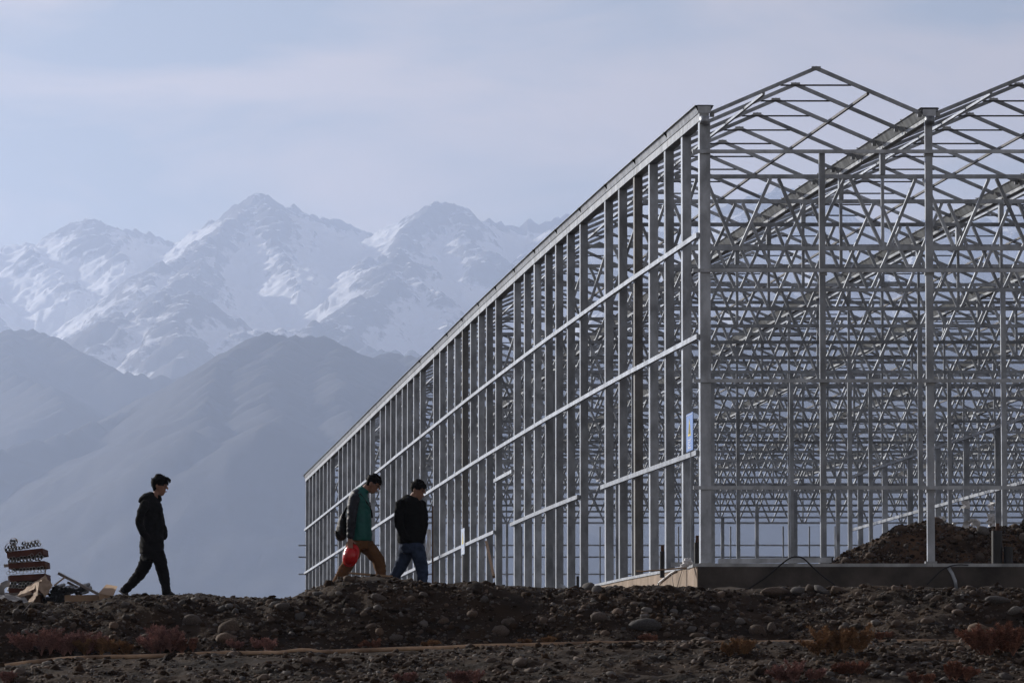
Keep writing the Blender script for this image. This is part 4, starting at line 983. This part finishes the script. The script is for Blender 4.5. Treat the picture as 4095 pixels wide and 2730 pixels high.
LAY = [
 ('top layer of the stack', off, [[(175, 330), (235, 325), (140, 380), (200, 385), (255, 370)], [(330, 352), (390, 348)], [(455, 255), (505, 275), (560, 262), (480, 328), (545, 322), (600, 300)], [(640, 240), (705, 222), (680, 290), (755, 282)]]),
 ('second layer of the stack', off, [[(215, 550), (270, 545), (190, 605), (245, 602), (302, 600)], [(355, 560), (415, 533), (480, 533), (412, 593), (478, 593)], [(572, 515), (622, 486), (548, 582), (608, 578), (650, 540)], [(735, 502), (776, 462), (712, 560), (770, 562), (812, 520)]]),
 ('third layer of the stack, see-through', SIGHT, [[(205, 782), (270, 777), (160, 832), (225, 838), (288, 832)], [(355, 808), (410, 765), (475, 762), (422, 820), (488, 818)], [(545, 760), (605, 748), (662, 742), (575, 812), (640, 805)], [(715, 792), (755, 742), (820, 727), (778, 798), (838, 785)]]),
 ('lowest layer of the stack', off2, [[(240, 1035), (298, 1032), (210, 1088), (265, 1092), (322, 1092)], [(400, 1042), (463, 1037), (385, 1100), (447, 1098)], [(550, 1035), (612, 1042), (560, 1095)]]),
]
words = ['leftmost', 'second from left', 'third from left', 'rightmost']
for nm, dv, bs in LAY:
    for i, b_ in enumerate(bs): tube_bundle(b_, '%s bundle of metal tubes in the %s' % (words[i] if i < len(bs) - 1 or len(bs) == 4 else 'rightmost', nm), dv, wrap=(i == 0 and nm.startswith('top')))
tube_bundle([(232, 205), (290, 210), (258, 262)], 'paper-wrapped tube roll lying on top of the stack at left', off, 26, wrap=True)
def slab(name, cat, m, x0, y0, x1, y1, h, depth, label, Y=YS, dy=.02):
    a, b = S(x0, y0, Y), S(x1, y1, Y); a.y = b.y = Y + dy + depth / 2
    c = (a + b) / 2; root = MB().beam(a - c, b - c, depth, h * SK); o = root.build(name, m); o.location = c; bev = o.modifiers.new('b', 'BEVEL'); bev.width = .004; bev.segments = 2
    return tag(o, label, cat)
slab('timber_spacer', 'timber', M['redbrown'], 132, 478, 838, 408, 128, .9, 'uppermost red-brown spacer timber in the tube stack')
slab('timber_spacer', 'timber', M['redbrown'], 160, 690, 872, 652, 122, .9, 'red-brown spacer timber above the see-through tubes')
slab('timber_spacer', 'timber', M['redbrown'], 180, 940, 885, 900, 124, .9, 'red-brown spacer timber below the see-through tubes')
slab('timber_spacer', 'timber', M['redbrown'], 168, 1180, 860, 1165, 125, .9, 'lowest red-brown spacer timber at the foot of the tube stack')
slab('timber_offcut', 'timber', M['plank_grey'], 58, 684, 150, 678, 55, .12, 'short pale timber end poking out of the left side of the stack', dy=.1)
slab('timber_offcut', 'timber', M['plank_grey'], 130, 930, 190, 925, 90, .12, 'weathered timber end at the lower left of the stack', dy=.2)
def pallet():
    c = S(500, 1400, 75.45); root = empty('pallet', Vector((c.x, c.y, float(gz(c.x, c.y))))); tag(root, 'low weathered pallet under the tube stack', 'pallet')
    top = S(500, 1236, 75.45).z - root.location.z; w = 700 * SK
    for dy in (-.4, 0, .4): MB().box((0, dy, (top - .03) / 2), (w, .09, top - .03)).build('bearer', M['wood_dark'], root)
    for i in range(5): MB().box((-w / 2 + .05 + i * (w - .1) / 4, 0, top - .014), (.09, .95, .026)).build('deck_board', M['plank_grey'], root)
pallet()
def stick(name, p, q, w, h, m, label, cat, up=(0, 1, 0)):
    c = (p + q) / 2; o = MB().beam(p - c, q - c, w, h, up).build(name, m); o.location = c; return tag(o, label, cat)
stick('thin_batten', S(872, 880), S(918, 662), 20 * SK, .02, M['wood_dark'], 'thin dark batten leaning on the right of the tube stack', 'batten')
stick('plank', S(1148, 838, 75.2), S(1960, 1262, 74.8), .035, 48 * SK, M['plank_grey'], 'long grey plank propped above the dark tubes', 'plank', (0, 0, 1))
stick('plank', S(1330, 1015, 75.6), S(1640, 1180, 75.4), .03, 42 * SK, M['plank_grey'], 'short grey plank behind the long propped one', 'plank', (0, 0, 1))
stick('wood_splinter', S(1060, 1080, 75.1), S(1282, 905, 75.1), .02, 32 * SK, M['paper'], 'torn pale strip sticking up beside the dark tubes', 'strip', (0, 0, 1))
DT = (SIGHT + Vector((.14, 0, .03))).normalized()
tube_bundle([(1110, 1105), (1045, 1132), (1107, 1170), (1010, 1196), (980, 1265), (1060, 1258)], 'left heap of dark tubes beside the torn paper', DT, 36, 'tube_dark', .8)
tube_bundle([(1215, 1142), (1288, 1140), (1182, 1208), (1255, 1206), (1145, 1276), (1217, 1276)], 'middle heap of dark tubes under the strap', DT, 36, 'tube_dark', .8)
tube_bundle([(1365, 1145), (1437, 1168), (1380, 1212), (1500, 1232), (1572, 1232)], 'dark tubes lying behind the long carton', DT, 36, 'tube_dark', .8)
tube_bundle([(1595, 1095), (1560, 1158), (1630, 1156)], 'three dark tubes under the long plank', DT, 36, 'tube_dark', .8)
tube_bundle([(1050, 1345), (1122, 1345), (1194, 1345), (1240, 1400), (1086, 1405), (1160, 1405)], 'bottom row of dark tubes left of the long carton', DT, 36, 'tube_dark', .8)
tube_bundle([(860, 1345), (932, 1345), (895, 1405)], 'three dark tubes on the ground under the torn paper', DT, 36, 'tube_dark', .8)
def carton():
    a = S(1265, 1330, 74.9); b = S(1930, 1320, 74.9); c = (a + b) / 2; root = empty('long_carton', c); tag(root, 'flat long brown carton lying in front of the dark tubes', 'carton')
    MB().beam(a - c + Vector((0, .15, 0)), b - c + Vector((0, .15, 0)), .3, 120 * SK).build('carton_body', M['card'], root)
    MB().beam(a - c + Vector((.02, .15, 62 * SK)), b - c + Vector((-.03, .15, 60 * SK)), .28, .004).build('lid', M['card'], root)
    MB().beam(a - c + Vector((.0, .15, -100 * SK)), b - c + Vector((.05, .15, -95 * SK)), .34, 70 * SK).build('base_tray', M['redbrown'], root)
carton()
def open_box():
    c = S(2100, 1230, 74.7); root = empty('cardboard_box', c); tag(root, 'torn open cardboard box by the rear foot of the lone walker', 'box')
    L = lambda x, y, dy=0: S(x, y, 74.7 + dy) - c
    crumple('flap', [L(1932, 1218, .30), L(2085, 1050, .75), L(2300, 1085, .40), L(2210, 1290, -.05)], M['card'], root, 5, .004, .006, 1)
    crumple('side', [L(1932, 1222), L(2010, 1255), L(2130, 1375), L(1940, 1390)], M['card'], root, 4, .004, .006, 2)
    crumple('side', [L(2012, 1258, .01), L(2165, 1270, .01), L(2130, 1370, .03), L(2080, 1345, .03)], M['card'], root, 4, .005, .006, 3)
    crumple('side', [L(1940, 1390, .0), L(2200, 1400, .0), L(2230, 1300, .3), L(1960, 1240, .3)], M['card'], root, 4, .005, .006, 4)
open_box()
def torn_paper():
    c = S(760, 1180, 74.2); root = empty('torn_paper_wrap', c); tag(root, 'big torn sheet of brown wrapping paper draped in front of the tube stack', 'paper')
    L = lambda x, y, dy=0: S(x, y, 74.2 + dy) - c
    crumple('sheet', [L(310, 1270, .35), L(600, 1040, .65), L(890, 872, .45), L(650, 1150, -.1)], M['paper'], root, 10, .016, .004, 1)
    crumple('sheet', [L(700, 1085, .1), L(890, 875, .45), L(1050, 1062, .45), L(900, 1290, .2)], M['paper'], root, 10, .022, .004, 2)
    crumple('strip', [L(660, 1060, .12), L(760, 1010, -.12), L(720, 1290, -.28), L(640, 1270, -.05)], M['paper'], root, 8, .012, .004, 3)
    crumple('strip', [L(645, 1260, -.05), L(722, 1262, -.28), L(640, 1395, -.5), L(540, 1390, -.3)], M['paper'], root, 8, .010, .004, 4)
    crumple('sheet', [L(310, 1272), L(640, 1180, .0), L(580, 1250, -.04), L(400, 1300, -.02)], M['paper'], root, 7, .014, .004, 5)
torn_paper()
def grey_sheet():
    c = S(200, 1330, 74.2); root = empty('plastic_sheet', c); tag(root, 'rumpled grey plastic sheet on the ground left of the tube stack', 'sheet')
    L = lambda x, y, dy=0: S(x, y, 74.2 + dy) - c
    crumple('sheet', [L(-120, 1420, -.1), L(560, 1425, -.1), L(480, 1310, .3), L(-120, 1230, .4)], M['grey_plastic'], root, 12, .02, .004, 3)
    b = MB(); b.loft([(L(30, 1260, .3), .022, .05), (L(20, 1150, .3), .02, .05), (L(60, 1070, .3), .02, .05), (L(130, 1040, .32), .02, .05), (L(185, 1045, .34), .018, .05)], (0, 1, 0), 10); b.build('folded_edge', M['grey_plastic'], root, True)
M['grey_plastic'] = mat('grey_plastic_film', (.28, .28, .29), rough=.45, var=.12, nscale=6, bump=.5, bscale=8)
grey_sheet()
stick('thin_wire', hit(90, 2458) + Vector((0, -.05, .03)), hit(130, 2420) + Vector((0, 0, .06)), .008, .008, M['plank_grey'], 'thin pale stick lying on the bank below the grey sheet', 'stick')
stick('board', P(1396, 2290, 72.0), P(1570, 2304, 72.0), .22, .022, M['wood'], 'sawn wooden board lying on the heap under the two men', 'board', (0, 0, 1))

# ------------------------------------------------------------------ small things at the frame
def wallpt(px, py, offx=-.08):
    d_ = ray(px, py); d = (XW + offx - d_.x * Y0) / (d_.x - SH); Y = Y0 + d; return Vector((d_.x * Y, Y, CAMZ + d_.z * Y))
NW = Vector((-1, SH, 0)).normalized()         # outward normal of the side wall
def wall_sign(xa, xb, ytop, ybot, m, label, post_to, text=True):
    lt = wallpt(xa, ytop); rt = wallpt(xb, ytop); ax = (rt - lt); ax.z = 0; Wd = ax.length; ax.normalize()
    zt = wallpt((xa + xb) / 2, ytop).z; zb = wallpt((xa + xb) / 2, ybot).z; H = zt - zb
    c = Vector(((lt.x + rt.x) / 2, (lt.y + rt.y) / 2, zb)); root = empty('warning_sign', c); tag(root, label, 'sign')
    def bxs(u0, u1, v0, v1, t0, t1, name, mm):
        b = MB(); vs = []
        for t in (t0, t1):
            for u, v in ((u0, v0), (u1, v0), (u1, v1), (u0, v1)): vs.append(ax * (u * Wd / 2) + Vector((0, 0, v * H)) + NW * t)
        b.add(vs, [(0, 1, 2, 3), (7, 6, 5, 4), (0, 4, 5, 1), (1, 5, 6, 2), (2, 6, 7, 3), (3, 7, 4, 0)]); return b.build(name, mm, root)
    bxs(-1, 1, 0, 1, 0, .012, 'panel', m)
    def tri(u, v0, v1, t, name, mm):
        b = MB(); vs = []
        for tt in (.0, t):
            for a, v in ((-u, v0), (u, v0), (0, v1)): vs.append(ax * (a * Wd / 2) + Vector((0, 0, v * H)) + NW * (.010 + tt))
        b.add(vs, [(0, 1, 2), (5, 4, 3), (0, 3, 4, 1), (1, 4, 5, 2), (2, 5, 3, 0)]); return b.build(name, mm, root)
    tri(.42, .40, .86, .006, 'warning_triangle', M['yellow'])
    tri(.20, .45, .72, .010, 'triangle_symbol', M['black'] if text else M['yellow'])
    if text:
        for v in (.285, .07): bxs(-.5, .55, v, v + .018, .006, .017, 'text_rule', M['white'])
        for i in range(4): bxs(-.45, .1 + .35 * (i % 2), .105 + i * .042, .120 + i * .042, .006, .0165, 'text_line', M['white'])
        bxs(-.95, .95, .955, .965, .006, .0165, 'text_rule', M['white'])
    else:
        for v in (.05, .17, .24): bxs(-.5, .5, v, v + .02, .006, .016, 'text_line', M['white'])
    p = MB(); p.beam(Vector((0, 0, .02)) - NW * .01, Vector((0, 0, post_to - zb)) - NW * .01, .02, .03, (0, 1, 0)); p.build('post', M['steel'], root)
wall_sign(2747, 2773, 1652, 1803, M['blue_sign'], 'blue sign with yellow warning triangle beside the corner column', SILL - .1)
wall_sign(1846, 1859, 2112, 2216, M['pale_sign'], 'small pale sign with yellow triangle on the far side wall', SILL - .3, False)
def notice_post():
    a = wallpt(1730, 2340, -.3); b = wallpt(1730, 2022, -.3); root = empty('notice_post', a - Vector((0, 0, .3))); tag(root, 'wooden post with a loose white sheet right of the walker in jeans', 'post')
    o = root.location
    MB().beam(Vector((0, 0, 0)), b - o, .05, .09, (0, 1, 0)).build('post', M['wood_dark'], root)
    t = wallpt(1722, 2116, -.3) - o; e = wallpt(1720, 2240, -.3) - o
    crumple('sheet', [t + Vector((-.07, -.3, 0)), t + Vector((.03, .2, 0)), e + Vector((.03, .2, 0)), e + Vector((-.10, -.3, 0))], M['white_plastic'], root, 6, .03, .004, 5)
notice_post()
stick('wooden_brace', wallpt(1945, 2166, -.2), wallpt(1975, 2305, -.2), .07, .07, M['wood_dark'], 'dark wooden brace leaning under the lowest wall rail', 'brace')
stick('steel_offcut', P(2238, 2336, 89.6), P(2290, 2368, 89.6), .12, .05, M['steel'], 'short steel offcut leaning on the soil before the side wall', 'offcut', (0, 0, 1))
def pipe_stub(x0, x1, yt, yb, Y, rod, label):
    a = P((x0 + x1) / 2, yt, Y); b = P((x0 + x1) / 2, yb, Y); r = (x1 - x0) / 2 * Y / F; root = empty('pipe_stub', b); tag(root, label, 'pipe')
    MB().pipe(Vector((0, 0, -.1)), a - b, r, r * .88, 18).build('pipe_wall', M['blackpipe'], root, False)
    if rod: MB().beam(Vector((r * .1, 0, 0)), a - b + Vector((r * .15, 0, rod)), .05, .06, (1, 0, 0)).build('inner_rod', M['rust'], root)
M['rust'] = mat('rusty_iron', (.10, .05, .03), rough=.9, var=.3, nscale=12)
pipe_stub(2638, 2658, 2204, 2286, 92.6, .11, 'upright black pipe stub with rusty rod left of the corner column, lower one')
pipe_stub(2776, 2798, 2168, 2252, 91.55, .12, 'upright black pipe stub close behind the corner column')
pipe_stub(3965, 4008, 2121, 2258, 91.75, .13, 'tall black pipe stub with a rod in front of the earth mound')
pipe_stub(4014, 4051, 2185, 2258, 91.75, 0, 'short wide black pipe stub beside the tall one at right')
pipe_stub(2304, 2316, 2302, 2362, 90.2, 0, 'thin black stake pipe standing by the side wall rocks')
def cable(pts, Y, r, m, label, name='cable'):
    q = [P(3000 + x * .5933, 1800 + y * .5933, Y) for x, y in pts]; c = q[0]
    out = []
    for i in range(len(q) - 1):
        for t in (0, .34, .67):
            p0 = q[max(i - 1, 0)]; p1 = q[i]; p2 = q[i + 1]; p3 = q[min(i + 2, len(q) - 1)]
            out.append(.5 * ((2 * p1) + (p2 - p0) * t + (2 * p0 - 5 * p1 + 4 * p2 - p3) * t * t + (3 * p1 - p0 - 3 * p2 + p3) * t ** 3))
    out.append(q[-1]); b = MB(); b.tube([p - c for p in out], r, 8); o = b.build(name, m, None, True); o.location = c; return tag(o, label, 'cable')
cable([(-60, 965), (20, 912), (120, 845), (200, 775), (262, 728), (312, 716), (360, 728), (420, 785), (500, 855), (560, 898), (610, 940)], 90.72, .013, M['cable'], 'black cable looped over the sill onto the concrete gable face')
cable([(1190, 905), (1240, 855), (1290, 808), (1340, 782), (1400, 770), (1470, 772)], 90.72, .010, M['cable'], 'black cable bending down the concrete below the right column')
def strap():
    b = MB(); q = [P(3000 + x * .5933, 1800 + y * .5933, 90.74) for x, y in [(1338, 790), (1362, 830), (1382, 880), (1392, 945)]]; c = q[0]
    b.loft([(p - c, .03, .004) for p in q], (1, 0, 0), 8); o = b.build('metal_strap', M['steel'], None, True); o.location = c; tag(o, 'bent pale metal strap hanging over the concrete at right', 'strap')
strap()
def lying_beam():
    a = GP(.28, -.115, .052); b = GP(2.24, -.115, .068); root = empty('loose_beam', a); tag(root, 'loose galvanised box beam lying on the sill between the gable columns', 'beam')
    MB().beam(Vector((0, 0, 0)), b - a, .05, .085).build('beam_body', M['bright_steel'], root); MB().box(b - a + Vector((.018, 0, 0)), (.03, .052, .087)).build('end_cap', M['black'], root)
lying_beam()
q5 = lambda x, y, Y: P(2450 + x * .2126, 2100 + y * .2126, Y)
bam = MB(); bp_ = [q5(x, y, 90.55) for x, y in [(445, 858), (560, 866), (690, 850), (820, 846), (950, 832), (1090, 820), (1230, 806), (1400, 798)]]; c0 = bp_[0]
bam.tube([p - c0 for p in bp_], .013, 8); bo = bam.build('bamboo_cane', M['wood'], None, True); bo.location = c0; tag(bo, 'thin pale cane lying across the foundation corner', 'cane')
def plastic_heap():
    c = q5(1400, 760, 90.7); root = empty('plastic_bag', c); tag(root, 'crumpled white plastic bag on the foundation corner', 'plastic bag')
    L = lambda x, y, dy=0: q5(x, y, 90.7 + dy) - c
    b = MB(); b.loft([(L(1290, 795), .02, .03), (L(1340, 745), .05, .05), (L(1400, 690), .07, .06), (L(1440, 670), .06, .05), (L(1480, 730), .03, .04)], (0, 0, 1), 12); solid(b, 'bag', M['white_plastic'], root, .01, 2, .03, 14, 4)
    crumple('tail', [L(1210, 800, -.02), L(1480, 790, -.02), L(1440, 815, -.06), L(1225, 815, -.06)], M['white_plastic'], root, 6, .015, .004, 7)
plastic_heap()
stick('steel_offcut', q5(1100, 732, 91.3), q5(1400, 728, 91.3), .05, 80 * .2126 * 91.3 / F, M['steel'], 'short box-section offcut lying behind the white plastic bag', 'offcut', (0, 0, 1))
def wall_wire(pts, m, r, label):
    q = [wallpt(2450 + x * .2126, 2100 + y * .2126, -.12) for x, y in pts]; c = q[0]; b = MB(); b.tube([p - c for p in q], r, 6); o = b.build('wire', m, None, True); o.location = c; tag(o, label, 'wire')
wall_wire([(1190, 850), (1100, 890), (960, 1000), (870, 1075), (858, 1100), (892, 1230)], M['white'], .016, 'white wire hanging down the sunlit concrete side')
wall_wire([(1310, 830), (1260, 990), (1195, 1230)], M['cable'], .006, 'thin dark wire slanting on the sunlit concrete, nearest the corner')
wall_wire([(1105, 890), (1130, 1040), (1155, 1230)], M['cable'], .006, 'thin dark wire on the sunlit concrete beside the white one')
# clear film hanging in the inner bays
for i, (x, y, w, h) in enumerate([(1300, 80, 90, 150), (1790, 110, 90, 150), (1290, 240, 80, 90), (1060, 500, 70, 150), (1330, 480, 80, 200), (1465, 420, 80, 150), (1790, 370, 110, 240), (1940, 330, 70, 200), (840, 345, 130, 90)]):
    Y = 150 + (i % 3) * 3; k = .2105; p = lambda a, b, dy=0: P(3600 + a * k, 2000 + b * k, Y + dy)
    c = p(x, y); root = empty('plastic_film', c); tag(root, 'crumpled clear plastic film hanging among the inner columns at right', 'plastic film', 'plastic film on the inner columns')
    crumple('film', [p(x - w / 2, y - h / 2) - c, p(x + w / 2, y - h / 2, .8) - c, p(x + w / 2, y + h / 2, .8) - c, p(x - w / 2, y + h / 2) - c], M['white_plastic'], root, 8, .16, .004, i)

bpy.data.scenes.remove(WORK)
for o_ in [o for o in bpy.data.objects if o.name.startswith('tmp')]: bpy.data.objects.remove(o_)
